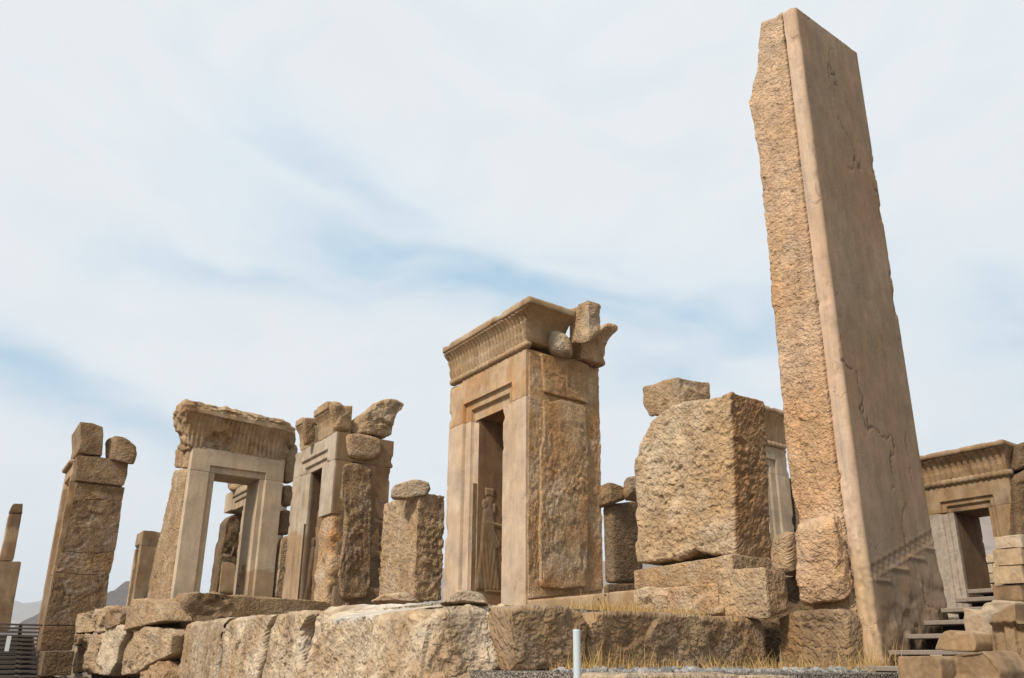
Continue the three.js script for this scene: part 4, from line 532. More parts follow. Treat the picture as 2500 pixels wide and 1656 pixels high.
// ---------------------------------------------------------------- terrace wall in the foreground
{
  const G = 'big stones of the terrace wall in the foreground', X = -3.0;
  const st = (outline, d0, pal, label, o = {}) => lone('wall_stone', { F: FA, outline, d0, d1: d0 - 0.75, cell: 0.022, rough: [0.022, 1.2, 0.02, 4.5, 0.014, 15], mat: M.hewn, pal, round: 0.055, smoothing: 1, ...o }, label, 'wall stone', G);
  st([[-12.651, 2.12], [-12.424, 2.142], [-11.138, 2.133], [-10.992, 2.107], [-11.106, 2.016], [-11.175, 1.907], [-11.363, 1.668], [-11.545, 1.363], [-11.682, 1.047], [-13.18, 0.978], [-12.819, 1.448], [-12.629, 1.811]], X, 'wall', 'greyish wall stone at the left end of the foreground terrace wall', { mat: M.stroke, rough: [0.02, 1.2, 0.01, 5, 0.012, 12] });
  st([[-10.962, 2.127], [-10.651, 2.136], [-10.452, 2.129], [-10.605, 2.069], [-10.72, 1.996], [-10.685, 1.869], [-10.721, 1.739], [-10.725, 1.619], [-10.733, 1.382], [-10.715, 1.091], [-11.682, 1.047], [-11.473, 1.385], [-11.298, 1.658], [-11.282, 1.752], [-11.157, 2.044]], X + 0.02, 'wall', 'narrow wall stone, second from the left end of the foreground terrace wall', { mat: M.stroke, rough: [0.02, 1.2, 0.012, 5, 0.014, 12] });
  st([[-10.375, 2.111], [-10.094, 2.131], [-9.315, 2.125], [-8.782, 2.108], [-8.82, 2.057], [-8.966, 1.961], [-9.019, 1.778], [-9.051, 1.661], [-9.159, 1.435], [-9.25, 1.158], [-10.679, 1.093], [-10.669, 1.403], [-10.651, 1.659], [-10.595, 1.827], [-10.64, 1.979]], X + 0.01, 'wall', 'wide tan wall stone, third from the left of the foreground terrace wall');
  st([[-8.727, 2.102], [-8.499, 2.114], [-8.135, 2.116], [-7.848, 2.112], [-7.772, 2.069], [-7.827, 2.023], [-7.956, 1.955], [-7.951, 1.796], [-7.963, 1.663], [-7.883, 1.524], [-7.787, 1.225], [-9.194, 1.161], [-9.117, 1.436], [-9.009, 1.661], [-8.978, 1.778], [-8.91, 1.955]], X - 0.01, 'wall', 'wall stone with pale lower half, fourth from the left of the foreground terrace wall');
  st([[-7.719, 2.027], [-7.593, 2.085], [-7.374, 2.121], [-7.133, 2.148], [-6.807, 2.142], [-6.336, 2.117], [-5.986, 2.089], [-5.733, 2.07], [-5.869, 2.025], [-6.064, 2.001], [-6.262, 1.982], [-6.305, 1.843], [-6.311, 1.665], [-6.28, 1.294], [-7.723, 1.228], [-7.823, 1.64], [-7.782, 1.787], [-7.724, 1.91]], X - 0.03, 'wall', 'broad wall stone with a pale flat scar on top, left of the huge corner stone', { front: (w, h) => { return -0.35 * smooth(2.0, 2.09, h) * smooth(-7.4, -7.0, w); }, tint: (p, c) => { const k = smooth(1.93, 2.0, p[1] + 0.04 * fbm(p[0] * 5, p[1] * 5, 3, 3)) * smooth(-7.25, -7.1, p[0]); return c.map((v, i) => lerp(v, [0.55, 0.5, 0.43][i], k * 0.8)); } });
  const cc = corner8([[2.95, 2.004, -6.182], [2.95, 1.362, -6.182], [2.95, 2.035, -5.183], [2.95, 1.345, -5.183], [3.643, 2.072, -5.183], [3.643, 1.387, -5.183]]);
  cc[0][0] -= 0.1; cc[1][0] -= 0.14; cc[1][2] += 0.05; cc[5][2] += 0.2; cc[5][0] += 0.14;
  lone('wall_stone', { F: FB, c8: cc, cell: 0.016, rough: [0.07, 1.0, 0.05, 4.2, 0.035, 10], pal: 'wall', round: 0.11, mat: M.hewn, roughAt: (p, n) => (n[2] > 0.4 ? [0.05, 1.0, 0.045, 3.8, 0.02, 12] : [0.045, 1.0, 0.025, 4, 0.015, 15]) }, 'huge corner stone of the terrace wall, largest block in the foreground', 'wall stone', G, block);
  lone('loose_stone', { F: FV, outline: [[-0.542, 2.059], [-0.5, 2.105], [-0.45, 2.146], [-0.4, 2.168], [-0.305, 2.156], [-0.254, 2.144], [-0.209, 2.107], [-0.177, 2.061]], d0: -6.15, d1: -6.5, rough: [0.02, 1.5, 0.03, 4, 0.006, 9], mat: M.fine, pal: 'pale', round: 0.03, smoothing: 0, crisp: true, keep: true }, 'smooth whitish stone lying on top of the huge corner stone', 'stone');
  const sb = (outline, z, pal, label, o = {}) => lone('wall_stone', { F: FB, outline, d0: z, d1: z - 0.9, cell: 0.02, rough: [0.045, 1.1, 0.04, 3.4, 0.016, 13], pal, round: 0.06, mat: M.hewn, ...o }, label, 'wall stone', G);
  sb([[3.442, 2.024], [3.555, 2.044], [3.785, 2.057], [3.955, 2.062], [4.062, 2.035], [4.137, 1.997], [4.179, 1.963], [4.189, 1.86], [4.147, 1.689], [4.107, 1.579], [4.065, 1.558], [3.783, 1.571], [3.671, 1.554], [3.573, 1.557], [3.462, 1.568], [3.43, 1.798]], -4.9, 'brown', 'brown overhanging wall stone right of the huge corner stone, behind the white post');
  sb([[4.221, 1.967], [4.309, 2.018], [4.546, 2.04], [4.751, 2.048], [5.05, 2.046], [5.534, 2.05], [5.563, 2.012], [5.58, 1.966], [5.646, 1.872], [5.651, 1.703], [5.634, 1.53], [4.197, 1.536]], -4.92, 'brown', 'long wall stone behind the tall dry grass, right of the white post');
  sb([[5.558, 2.023], [5.63, 2.039], [5.983, 2.056], [6.373, 2.062], [6.506, 2.052], [6.561, 2.004], [6.58, 1.92], [6.55, 1.753], [6.511, 1.526], [5.581, 1.53], [5.589, 1.843]], -5.02, 'brown', 'right-hand wall stone, ending at the dark gap before the pillar foundation');
  lone('rubble_stone', { F: FV, outline: [[-1.908, 2.389], [-1.774, 2.483], [-1.606, 2.501], [-1.467, 2.524], [-1.353, 2.492], [-1.254, 2.389]], d0: -10.9, d1: -11.4, rough: 'rock', pal: 'tan', round: 0.05 }, 'flat broken stone at the foot of the hewn block between the middle doorways', 'stone');
}
lone('fallen_beam', { F: FB, outline: [[3.031, 2.545], [3.085, 2.597], [3.237, 2.624], [3.61, 2.624], [3.717, 2.598], [3.812, 2.622], [4.206, 2.609], [4.6, 2.602], [4.963, 2.592], [5.42, 2.572], [5.517, 2.501], [5.49, 2.274], [4.319, 2.19], [3.544, 2.116], [3.104, 2.073], [3.083, 2.287]], d0: -13.1, d1: -14, rough: [0.02, 1.2, 0.02, 4, 0.012, 11], mat: M.fine, pal: 'brown', round: 0.05, roughAt: (p) => (p[0] < 3.75 ? [0.03, 1.2, 0.06, 4.5, 0.035, 10] : [0.015, 1.2, 0.004, 4, 0.004, 11]) }, 'long low brown stone beam lying behind the left part of the terrace wall', 'stone beam');

// ---------------------------------------------------------------- rubble wall further left
{
  const FW = FG([2.1, -19.5], [3.0, -12.6]), G = 'rubble stones of the left wall';
  const st = (outline, d0, pal, label, o = {}) => lone('rubble_stone', { F: FW, outline, d0, d1: d0 - 0.45, rough: [0.02, 1.2, 0.06, 2.6, 0.016, 12], pal, round: 0.03, keep: true, smoothing: 0, crisp: true, mat: M.hewn, ...o }, label, 'stone', G);
  st([[1.253, 2.092], [1.112, 2.461], [1.866, 2.497], [2.792, 2.492], [3.016, 2.527], [3.782, 2.524], [3.936, 2.434], [3.801, 2.123], [3.567, 2.051], [2.963, 2.084], [2.078, 2.085]], 0, 'tan', 'upper course stone of the left rubble wall, beside the edge-on doorway');
  st([[3.492, 2.379], [3.919, 2.469], [4.311, 2.461], [4.48, 2.365], [4.443, 2.177], [4.079, 2.138], [3.66, 2.091]], 0.18, 'brown', 'broken brown rock on the upper course of the left rubble wall');
  st([[4.721, 2.063], [4.791, 2.401], [4.959, 2.561], [5.592, 2.551], [6.069, 2.478], [6.383, 2.328], [6.541, 2.172], [6.024, 2.143], [5.765, 2.124], [5.126, 2.088]], 0.2, 'tan', 'big sloping pinkish stone under the foot of the grey-beige frame', { rough: 'soft' });
  st([[1.147, 1.851], [1.153, 2.071], [1.657, 2.07], [1.682, 1.847]], 0, 'brown', 'small squarish stone at the top left of the rubble wall');
  st([[1.046, 1.828], [1.686, 1.84], [1.685, 2.069], [2.504, 2.063], [2.785, 1.782], [2.659, 1.387], [1.516, 1.354]], -0.02, 'tan', 'tall stone with an orange streak at the left end of the rubble wall');
  st([[2.571, 2.032], [3.338, 2.048], [3.573, 1.772], [2.748, 1.76]], 0.02, 'tan', 'square stone below the upper course of the left rubble wall');
  st([[2.635, 1.739], [3.519, 1.744], [3.579, 1.366], [2.522, 1.363]], 0, 'tan', 'stone at the foot of the left rubble wall, under the square stone');
  st([[3.451, 2.053], [3.896, 2.156], [4.605, 2.139], [4.774, 2.036], [4.491, 1.808], [4.408, 1.544], [4.182, 1.357], [3.544, 1.345]], 0.14, 'grey', 'tall pointed pale stone jutting from the left rubble wall');
  st([[4.449, 1.941], [5.076, 1.979], [5.288, 1.803], [5.189, 1.375], [4.454, 1.362]], 0.04, 'tan', 'leaning stone right of the tall pointed one in the left rubble wall');
  st([[5.154, 2.023], [5.406, 2.101], [6.728, 2.059], [6.908, 1.956], [6.865, 1.679], [6.28, 1.577], [5.597, 1.431], [5.192, 1.412]], 0.16, 'tan', 'big chipped stone at the right end of the left rubble wall');
  st([[5.904, 1.387], [6.266, 1.524], [6.663, 1.574], [6.853, 1.45], [6.922, 1.003], [5.974, 0.963]], 0.22, 'tan', 'half-buried rounded stone at the right foot of the left rubble wall');
  st([[1.599, 1.311], [1.083, 1.906], [1.17, 2.459], [3.909, 2.491], [6.269, 2.407], [6.815, 2.087], [7.105, 1.011], [1.923, 0.791]], -0.3, 'dark', 'dark packing stone filling behind the left rubble wall', { rough: 'soft' });
  const dk = (a, label) => lone('foundation_block', { F: FB, crisp: true, c8: corner8(a), rough: 'soft', pal: 'dark', round: 0.02 }, label, 'stone block', null, block);
  dk([[1.6, 2.177, -18.022], [1.6, 1.755, -18.022], [1.6, 2.173, -17.307], [1.6, 1.752, -17.307], [2.132, 2.188, -17.307], [2.132, 1.759, -17.307]], 'upper dark foundation block beneath the edge-on doorway');
  dk([[1.62, 1.73, -17.229], [1.62, 1.312, -17.229], [1.62, 1.735, -16.637], [1.62, 1.323, -16.637], [2.104, 1.741, -16.637], [2.104, 1.321, -16.637]], 'lower dark foundation block beneath the edge-on doorway');
}

// ---------------------------------------------------------------- plank stair at the far left, with stone steps beside it
const woodT = tex(512, (u, v) => { const g = fbm(u * 3, v * 60, 2, 4, 0), k = 0.7 + 0.35 * g + 0.15 * fbm(u * 20, v * 90, 5, 2); return [k, k * 0.97, k * 0.93]; }, true);
const wood = (name, c) => { const m = new THREE.MeshStandardMaterial({ color: new THREE.Color().setRGB(...c), map: rep(woodT, 1), roughness: 0.85, bumpMap: rep(woodT, 1), bumpScale: 0.003 }); m.name = name; return m; };
const stairWood = wood('stair_planks', [0.15, 0.115, 0.085]), warmWood = wood('bare_wood', [0.46, 0.36, 0.26]), greyWood = wood('weathered_planks', [0.30, 0.245, 0.20]), darkWood = wood('dark_planks', [0.10, 0.075, 0.06]), darkVoid = flat('painted_void_shade', [0.035, 0.028, 0.024]);  // darkVoid: near-black colour standing in for shade in the stair voids
function bar(parent, name, size, at, m, e = 0.006) { // a board with eased edges
  const s = new THREE.Shape(), [w, h, d] = size, c = Math.min(e, w / 3, h / 3); s.moveTo(-w / 2 + c, -h / 2); s.lineTo(w / 2 - c, -h / 2); s.lineTo(w / 2, -h / 2 + c); s.lineTo(w / 2, h / 2 - c); s.lineTo(w / 2 - c, h / 2); s.lineTo(-w / 2 + c, h / 2); s.lineTo(-w / 2, h / 2 - c); s.lineTo(-w / 2, -h / 2 + c); s.closePath();
  const g = new THREE.ExtrudeGeometry(s, { depth: d - 2 * c, bevelEnabled: true, bevelThickness: c, bevelSize: 0.0001, bevelSegments: 1 }); g.translate(0, 0, -d / 2 + c);
  const o = new THREE.Mesh(g, m); o.name = name; o.castShadow = o.receiveShadow = true; o.position.set(...at); parent.add(o); return o;
}
{
  const t = thing('plank_stair', [0.2, 1.0, -18.5], 'dark plank stair with open risers climbing away at the lower left edge', 'stair');
  const n = 13, p0 = [1.67, 1.298, -17.2], p1 = [1.822, 2.296, -20.6];
  for (let i = 0; i < n; i++) { const k = i / (n - 1), y = lerp(p0[1], p1[1], k), z = lerp(p0[2], p1[2], k), x1 = lerp(p0[0], p1[0], k); bar(t, 'tread', [2.6, 0.035, 0.22], [x1 - 1.3 - 0.2, y - 1.0, z + 18.5], stairWood); }
  for (const u of [1.05, 0.36]) { const a = new THREE.Vector3(p0[0] - u, p0[1] - 0.09, p0[2]), b = new THREE.Vector3(p1[0] - u, p1[1] - 0.09, p1[2]), len = a.distanceTo(b) + 0.2, o = bar(t, 'stringer', [0.06, 0.12, len], [(a.x + b.x) / 2 - 0.2, (a.y + b.y) / 2 - 1, (a.z + b.z) / 2 + 18.5], stairWood); o.rotation.x = Math.atan2(b.y - a.y, a.z - b.z); o.rotation.y = -Math.atan2(b.x - a.x, a.z - b.z); o.rotation.order = 'YXZ'; }
  const back = bar(t, 'stair_void_sheet', [2.7, 0.03, Math.hypot(p1[2] - p0[2], p1[1] - p0[1]) + 0.3], [(p0[0] + p1[0]) / 2 - 1.55, (p0[1] + p1[1]) / 2 - 1.28, (p0[2] + p1[2]) / 2 + 18.5], darkVoid); back.rotation.x = Math.atan2(p1[1] - p0[1], p0[2] - p1[2]);  // added black sheet, painting the shade behind the open treads
  const m0 = [1.145, 1.872, -18.4]; bar(t, 'white_strip', [0.07, 0.28, 0.02], [m0[0] - 0.2, m0[1] - 1, m0[2] + 18.5 + 0.1], flat('white_paint', [0.7, 0.7, 0.68]), 0.003);
  const s = thing('stone_steps', [1.35, 0.9, -18.5], 'narrow worn stone steps squeezed between the plank stair and the edge-on doorway', 'steps');
  for (let i = 0; i < 10; i++) { const k = i / 9, y = lerp(p0[1], p1[1], k * 0.93) + 0.01, z = lerp(p0[2], p1[2], k); block(s, 'step', { F: FB, min: [lerp(p0[0], p1[0], k) + 0.01, y - 0.22, z - 0.4], max: [lerp(p0[0], p1[0], k) + 0.24, y, z], rough: 'soft', round: 0.02, cell: 0.03, mat: M.fine, pal: i % 3 ? 'brown' : 'tan' }); }
}
// ---------------------------------------------------------------- far piers at the left edge
{
  const t = thing('stone_pier', [1.3, 2.4, -30], 'far slender pier of stacked stones at the left edge of the view', 'pier');
  slab(t, 'pier_shaft', { F: FB, outline: [[1.204, 6.002], [1.552, 6.04], [1.572, 4.535], [1.187, 4.507], [1.219, 5.21]], d0: -29.8, d1: -30.5, rough: 'dress', mat: M.dress, pal: 'tan', round: 0.02, smoothing: 0, crisp: true, tint: (p, c) => c.map((v, i) => v * (p[1] > 5.55 ? (p[0] > 1.28 ? [0.45, 0.4, 0.35] : [0.75, 0.68, 0.6])[i] : p[1] > 5.15 ? [1.0, 0.98, 0.95][i] : [0.8, 0.74, 0.66][i])) });
  slab(t, 'pier_cap', { F: FB, outline: [[1.222, 6.031], [1.21, 6.163], [1.248, 6.342], [1.518, 6.374], [1.559, 6.068]], d0: -29.8, d1: -30.5, rough: 'soft', mat: M.dress, pal: 'dark', round: 0.02, smoothing: 0, crisp: true });
  slab(t, 'pier_base', { F: FB, outline: [[1.322, 4.445], [1.768, 4.491], [1.773, 4.007], [1.782, 3.13], [1.812, 2.393], [1.153, 2.376], [0.997, 3.834], [1.107, 4.429]], d0: -29.3, d1: -30.3, rough: 'dress', mat: M.dress, pal: 'brown', round: 0.02, smoothing: 0, crisp: true });
}

// ---------------------------------------------------------------- plank steps at the right and the broken parapet beside them
{
  const t = thing('plank_steps', [7, 1.5, -3.7], 'grey plank steps with open risers climbing along the carved foot of the tall pillar', 'stair');
  const ptsT = [[6.44, 1.624], [6.991, 1.758], [7.322, 1.903], [7.675, 2.035], [8.025, 2.164], [8.34, 2.277], [8.624, 2.378]];
  ptsT.forEach(([x, y], i) => { bar(t, 'tread', [0.34, 0.042, 1.25], [x + 0.17 - 7, y - 0.021 - 1.5, -4.05 + 0.625 + 3.7], greyWood); bar(t, 'support', [0.09, 0.13, 0.1], [x + 0.045 - 7, y - 0.035 - 0.065 - 1.5, -4.05 + 0.42 + 3.7], warmWood); bar(t, 'riser_void_panel', [0.02, 0.1, 1.2], [x + 0.3 - 7, y - 0.09 - 1.5, -4.05 + 0.62 + 3.7], darkVoid); });  // added black panels paint the shade seen in the open risers
  const u = thing('stone_steps', [7.3, 1.2, -3.6], 'worn old stone steps hidden in shadow under the plank steps', 'steps');
  ptsT.forEach(([x, y], i) => block(u, 'step', { F: FB, min: [x + 0.33, 1.1 + i * 0.05, -4.06], max: [x + 0.72, y - 0.16, -2.9], rough: 'soft', round: 0.04, cell: 0.03, pal: 'dark', mat: M.fine }));
}
{
  const G = 'broken parapet stones beside the plank steps';
  const t = thing('parapet_block', [7.4, 2.1, -3], 'stepped crenel stone of four courses, highest of the parapet beside the plank steps', 'parapet');
  for (const [c8, i] of [[[[7.3, 2.697, -3.138], [7.3, 2.588, -3.138], [7.3, 2.693, -2.926], [7.3, 2.579, -2.926], [7.86, 2.738, -2.926], [7.86, 2.627, -2.926]], 0], [[[7.28, 2.582, -3.161], [7.28, 2.446, -3.161], [7.28, 2.575, -2.935], [7.28, 2.44, -2.935], [7.829, 2.622, -2.935], [7.829, 2.48, -2.935]], 1], [[[7.28, 2.442, -3.189], [7.28, 2.294, -3.189], [7.28, 2.435, -2.953], [7.28, 2.288, -2.953], [7.808, 2.473, -2.953], [7.808, 2.319, -2.953]], 2], [[[7.3, 2.287, -3.224], [7.3, 2.151, -3.224], [7.3, 2.285, -2.995], [7.3, 2.139, -2.995], [7.84, 2.317, -2.995], [7.84, 2.164, -2.995]], 3]]) block(t, 'crenel_course', { F: FB, crisp: true, c8: corner8(c8), rough: i === 3 ? 'soft' : [0.008, 2, 0.006, 4, 0.003, 14], mat: M.worn, pal: i === 3 ? 'brown' : i === 0 ? 'pale' : 'tan', round: 0.006, cell: 0.018, chip: 0.03 });
  const ps = (outline, x, pal, label, o = {}) => lone('parapet_stone', { F: FA, outline, d0: -x, d1: -x - 0.5, cell: 0.018, rough: [0.012, 1.6, 0.024, 2.8, 0.004, 15], mat: M.worn, pal, round: 0.012, smoothing: 0, crisp: true, ...o }, label, 'parapet stone', G);
  ps([[-3.233, 2.08], [-3.177, 2.067], [-3.104, 2.051], [-3.082, 2.089], [-3.056, 2.113], [-2.997, 2.119], [-2.844, 2.114], [-2.821, 2.095], [-2.886, 2.061], [-2.965, 2.039], [-3.028, 1.973], [-3.049, 1.812], [-3.163, 1.795], [-3.202, 1.827], [-3.23, 1.922]], 6.75, 'pale', 'cracked triangular parapet stone below the crenel stone, with a hollow broken top', { rough: [0.03, 1.6, 0.05, 3, 0.012, 10] });
  ps([[-2.876, 1.951], [-2.807, 2.016], [-2.734, 2.057], [-2.669, 2.077], [-2.686, 1.939], [-2.593, 1.921], [-2.71, 1.269], [-2.958, 1.254], [-2.902, 1.711]], 6.4, 'brown', 'tall dressed parapet stone with vertical mouldings at the lower right corner', { frontFade: 0.05, front: (w, h) => (h > 1.93 ? 0.04 : 0) - (h < 1.9 ? 0.03 * (Math.floor((w + 10) / 0.075) % 2) : 0) });
  ps([[-3.197, 1.749], [-3.161, 1.819], [-3.112, 1.877], [-3.065, 1.888], [-2.977, 1.86], [-2.907, 1.864], [-2.887, 1.792], [-2.905, 1.736], [-3.004, 1.731]], 6.15, 'tan', 'low knobbly parapet stone leaning against the middle plank steps');
  ps([[-3.183, 1.694], [-3.066, 1.7], [-2.959, 1.7], [-2.886, 1.684], [-2.883, 1.597], [-2.933, 1.284], [-3.241, 1.266]], 5.6, 'brown', 'squared parapet stone at the foot of the plank steps');
  ps([[-2.969, 1.682], [-2.814, 1.725], [-2.686, 1.736], [-2.642, 1.688], [-2.59, 1.601], [-2.637, 1.297], [-3.023, 1.274]], 5.78, 'brown', 'dark split parapet stone with a diagonal crack, lower right', { rough: [0.02, 1.6, 0.08, 2.6, 0.012, 10] });
}

// ---------------------------------------------------------------- ground, terraces, gravel ledge, hills
const structure = (o) => { o.userData = { kind: 'structure' }; return o; };
const gravelT = tex(1024, (u, v) => { const f = facet(u * 90, v * 90, 2, 16, 90), k = 0.62 + 0.6 * f + 0.3 * fbm(u * 30, v * 30, 4, 3, 30); return [k, k * 0.98, k * 0.95]; }, true);
const groundMat = new THREE.MeshStandardMaterial({ color: new THREE.Color().setRGB(0.36, 0.29, 0.21), map: rep(gravelT, 3), bumpMap: rep(gravelT, 3), bumpScale: 0.02, roughness: 1 }); groundMat.name = 'dusty_ground';
const gravelMat = new THREE.MeshStandardMaterial({ color: new THREE.Color().setRGB(0.30, 0.26, 0.215), map: rep(gravelT, 1.2), bumpMap: rep(gravelT, 1.2), bumpScale: 0.02, roughness: 1 }); gravelMat.name = 'gravel';
function sheet(name, poly, y0, y1, m) { // flat-topped mass over a plan outline [x,z]
  const s = new THREE.Shape(poly.map(([x, z]) => new THREE.Vector2(x, -z))), g = new THREE.ExtrudeGeometry(s, { depth: y1 - y0, bevelEnabled: false }); g.rotateX(-Math.PI / 2); g.translate(0, y0, 0);
  const o = new THREE.Mesh(g, m); o.name = name; o.castShadow = o.receiveShadow = true; scene.add(o); return structure(o);
}
{ const g = new THREE.PlaneGeometry(9000, 9000, 1, 1); g.rotateX(-Math.PI / 2); const uv = g.attributes.uv; for (let i = 0; i < uv.count; i++) uv.setXY(i, uv.getX(i) * 9000, uv.getY(i) * 9000); const o = new THREE.Mesh(g, groundMat); o.name = 'ground'; o.receiveShadow = true; scene.add(o); structure(o); }
sheet('terrace', [[3.35, -5.7], [6.9, -5.75], [8.8, -5.9], [9.6, -4.5], [12, -4.4], [40, -4.4], [40, -60], [2.6, -60], [2.75, -19.5], [3.55, -12.6]], -0.5, 2.1, groundMat);
sheet('upper_terrace', [[7.25, -7.0], [10, -6.6], [40, -6.6], [40, -60], [3.4, -60], [3.4, -19], [4.4, -14.6], [7.25, -13.4]], 2.0, 2.36, groundMat);
sheet('path', [[1.0, -14.2], [2.85, -14.4], [2.4, -21.8], [-4, -21.8], [-4, -18.5], [0.9, -18]], -0.4, 1.2, gravelMat);
sheet('gravel_bed', [[3.4, -3.75], [3.2, -5.4], [6.7, -5.4], [7.0, -3.9], [6.95, -3.6], [6.1, -3.4]], -0.3, 1.575, gravelMat);
{
  const t = thing('kerb_stones', [4.6, 1.2, -3.7], 'flat pale kerb stones edging the gravel bed at the bottom', 'kerb');
  for (const [a, b, y] of [[3.3, 4.35, 1.575], [4.37, 5.4, 1.57], [5.42, 6.25, 1.56]]) block(t, 'kerb_stone', { F: FB, min: [a, 1.1, -3.95], max: [b, y, -3.55], rough: 'soft', round: 0.03, cell: 0.02, mat: M.fine, pal: 'pale' });
}
{
  const t = thing('marker_post', [2.88, 0, -3.46], 'thin white pipe post standing before the terrace wall', 'post');
  const pts2 = [[0.0195, 0], [0.0205, 0.003], [0.0205, 1.80], [0.0195, 1.812], [0.017, 1.813], [0.017, 1.785], [0, 1.785]].map((p) => new THREE.Vector2(p[0], p[1] + 0.0));
  const o = new THREE.Mesh(new THREE.LatheGeometry(pts2, 28), flat('white_plastic', [0.46, 0.50, 0.51], 0.45)); o.name = 'pipe'; o.castShadow = true; t.add(o);
  const b = new THREE.Mesh(new THREE.LatheGeometry([[0, 0], [0.055, 0], [0.055, 0.008], [0.03, 0.012], [0.0, 0.012]].map((p) => new THREE.Vector2(...p)), 24), flat('grey_metal', [0.3, 0.3, 0.3], 0.6)); b.name = 'base_plate'; b.position.y = 0; t.add(b);
}
// hills: displaced sheets far behind
function hill(name, a0, a1, dist, prof, c, seed, more = 0, less = 0) { // az in radians from +x towards +z ; prof(k) = crest height in metres above the eye
  const n = 260, m = 46, P = [], I = [], C = [], az0 = a0 - more, az1 = a1 + less;
  for (let i = 0; i <= n; i++) for (let j = 0; j <= m; j++) { const k = i / n, a = lerp(az0, az1, k), q = j / m, R = dist * (0.62 + 0.5 * q), cr = prof(clamp((a - a0) / (a1 - a0))) * smooth(0, 0.12, k) * smooth(1, 0.9, k); const up = q < 0.76 ? Math.pow(q / 0.76, 1.25) : 1 - 0.4 * (q - 0.76) / 0.24; const x = Math.cos(a) * R, z = Math.sin(a) * R; let y = cr * up; y += dist * 0.016 * up * fbm(x / dist * 22 + seed, q * 7, z / dist * 22, 5) + dist * 0.008 * up * Math.abs(fbm(x / dist * 60, q * 4, z / dist * 60 + seed, 4)); P.push(x, y, z); const v = 1 + 0.5 * fbm(x / dist * 90, q * 26, z / dist * 90, 4); C.push(c[0] * v, c[1] * v, c[2] * v); }
  for (let i = 0; i < n; i++) for (let j = 0; j < m; j++) { const a = i * (m + 1) + j, b = a + m + 1; I.push(a, a + 1, b, b, a + 1, b + 1); }
  const g = new THREE.BufferGeometry(); g.setAttribute('position', new THREE.Float32BufferAttribute(P, 3)); g.setAttribute('color', new THREE.Float32BufferAttribute(C, 3)); g.setIndex(I); g.computeVertexNormals();
  const mt = new THREE.MeshStandardMaterial({ vertexColors: true, roughness: 1, side: THREE.DoubleSide }); mt.name = name; const o = new THREE.Mesh(g, mt); o.name = name; scene.add(o); structure(o);
}
{
  const AZ = (s) => [[-600, -1.7103], [-350, -1.6385], [-100, -1.5571], [150, -1.4656], [400, -1.3637], [650, -1.2519], [900, -1.1320], [1150, -1.0068], [1400, -0.8800], [1650, -0.7555], [1900, -0.6370], [2150, -0.5270], [2400, -0.4271], [2650, -0.3376], [2900, -0.2581]].reduce((v, p, i, L) => (i && s >= L[i - 1][0] && s <= p[0] ? lerp(L[i - 1][1], p[1], (s - L[i - 1][0]) / (p[0] - L[i - 1][0])) : v), 0);
  const prof = (list) => (k) => { const e = list.map((p) => p); for (let i = 1; i < e.length; i++) if (k <= e[i][0]) return lerp(e[i - 1][1], e[i][1], smooth(0, 1, (k - e[i - 1][0]) / (e[i][0] - e[i - 1][0]))); return e[e.length - 1][1]; };
  hill('hill', AZ(-400), AZ(620), 900, prof([[0, 20], [0.35, 24], [0.48, 46], [0.66, 74], [0.70, 72], [0.78, 44], [0.86, 26], [1, 5]]), [0.07, 0.056, 0.05], 3, 0.8, 0);
  hill('far_hills', AZ(-600), AZ(900), 4200, prof([[0, 200], [0.42, 235], [0.5, 280], [0.7, 200], [1, 60]]), [0.2, 0.18, 0.16], 8, 1.2, 0.1);
  hill('hill_slope', AZ(900), AZ(2900), 320, prof([[0, 10], [0.1, 36], [0.3, 40], [0.6, 44], [0.74, 56], [1, 60]]), [0.2, 0.172, 0.148], 5, 0.12, 0.9);
}
// rubble retaining wall seen through the right doorway
{
  const t = thing('rubble_wall', [26, 2.4, -13], 'pale rubble wall glimpsed through the streaked right doorway', 'wall'); const r = rng(9);
  for (let row = 0; row < 9; row++) { let z = -15.4 + r() * 0.3; while (z < -9.4) { const w = 0.35 + r() * 0.5; block(t, 'stone', { F: FA, min: [z, 2.2 + row * 0.3, -26.5], max: [z + w - 0.03, 2.2 + row * 0.3 + 0.275, -26 + r() * 0.06], rough: 'soft', crisp: true, round: 0.02, cell: 0.09, mat: M.fine, pal: row > 6 ? 'grey' : 'pale' }); z += w; } }
}

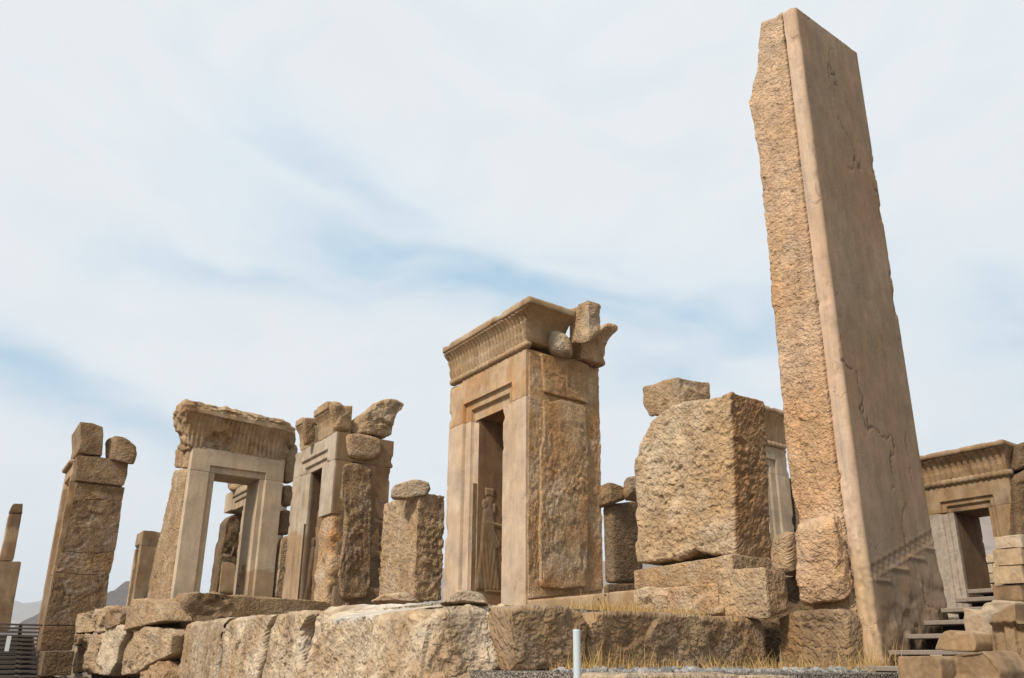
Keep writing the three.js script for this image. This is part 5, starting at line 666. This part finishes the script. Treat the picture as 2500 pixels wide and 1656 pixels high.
// ---------------------------------------------------------------- dry grass and gravel
{
  const blade = (() => { const P = [], I = [], n = 4; for (let i = 0; i <= n; i++) { const t = i / n, w = 0.5 * (1 - t * 0.92), b = t * t * 0.35; P.push(-w, t, b, w, t, b); } for (let i = 0; i < n; i++) { const a = i * 2; I.push(a, a + 1, a + 2, a + 1, a + 3, a + 2); } const g = new THREE.BufferGeometry(); g.setAttribute('position', new THREE.Float32BufferAttribute(P, 3)); g.setIndex(I); g.computeVertexNormals(); return g; })();
  const gm = new THREE.MeshStandardMaterial({ color: 0xffffff, roughness: 0.9, side: THREE.DoubleSide }); gm.name = 'dry_grass';
  const patch = (seed, n, where, h0, h1, label) => {
    const r = rng(seed), o = new THREE.InstancedMesh(blade, gm, n), m = new THREE.Matrix4(), q = new THREE.Quaternion(), c = new THREE.Color();
    for (let i = 0; i < n; i++) { const [x, y, z, hk] = where(r); const h = lerp(h0, h1, Math.pow(r(), 2.2)) * (hk ?? 1); q.setFromEuler(new THREE.Euler((r() - 0.5) * 0.7, r() * 6.28, (r() - 0.5) * 0.7)); m.compose(new THREE.Vector3(x, y, z), q, new THREE.Vector3(0.0035 + r() * 0.004, h, h)); o.setMatrixAt(i, m); const v = 0.7 + r() * 0.6; c.setRGB(0.40 * v, 0.255 * v, 0.09 * v); o.setColorAt(i, c); }
    o.name = numbered('dry_grass'); o.userData = { label, category: 'grass', kind: 'stuff' }; o.castShadow = o.receiveShadow = true; scene.add(o);
  };
  const clump = (x, z) => smooth(-0.25, 0.35, fbm(x * 2.2, 3, z * 2.2, 3));
  patch(11, 1600, (r) => { for (;;) { const x = 3.75 + r() * 3.1, z = -4.92 + Math.pow(r(), 1.5) * 0.62; if (r() < clump(x, z) + 0.12) return [x, 1.57, z, 0.5 + clump(x, z)]; } }, 0.045, 0.19, 'golden dry grass growing along the foot of the right terrace wall stones');
  patch(12, 2600, (r) => { const x = 4.9 + r() * 1.6, z = -5.6 - r() * 0.9; return [x, 2.09, z, 0.6 + clump(x, z)]; }, 0.05, 0.17, 'pale dry grass on the terrace between the kerb and the wall stones');
  patch(13, 420, (r) => { const x = 6.35 + r() * 0.6, z = -4.35 + r() * 0.5; return [x, 1.56, z, 1]; }, 0.06, 0.34, 'sparse dry stalks at the foot of the tall pillar');
  const gs = new THREE.IcosahedronGeometry(1, 0); const n = 5200, o = new THREE.InstancedMesh(gs, flat('gravel_stone', [1, 1, 1], 0.95), n), r = rng(21), m = new THREE.Matrix4(), q = new THREE.Quaternion(), c = new THREE.Color();
  for (let i = 0; i < n; i++) { const s = 0.006 + Math.pow(r(), 2) * 0.014 + (r() < 0.02 ? 0.02 : 0); q.setFromEuler(new THREE.Euler(r() * 6, r() * 6, r() * 6)); const side = i % 5 === 0; m.compose(side ? new THREE.Vector3(1.3 + r() * 1.4, 1.205, -14.4 - r() * 5) : new THREE.Vector3(3.5 + r() * 3.3, 1.578, -4.5 + r() * 0.62), q, new THREE.Vector3(s * (1 + r() * 0.6), s, s * (1 + r() * 0.6)).multiplyScalar(side ? 1.8 : 1)); o.setMatrixAt(i, m); const v = 0.10 + r() * 0.2; c.setRGB(v, v * 0.92, v * 0.83); o.setColorAt(i, c); }
  o.name = 'gravel'; o.userData = { label: 'loose grey gravel on the bed below the terrace wall', category: 'gravel', kind: 'stuff' }; o.castShadow = o.receiveShadow = true; scene.add(o);
}

camera.near = 0.1; camera.far = 9000; camera.updateProjectionMatrix();
renderer.render(scene, camera);
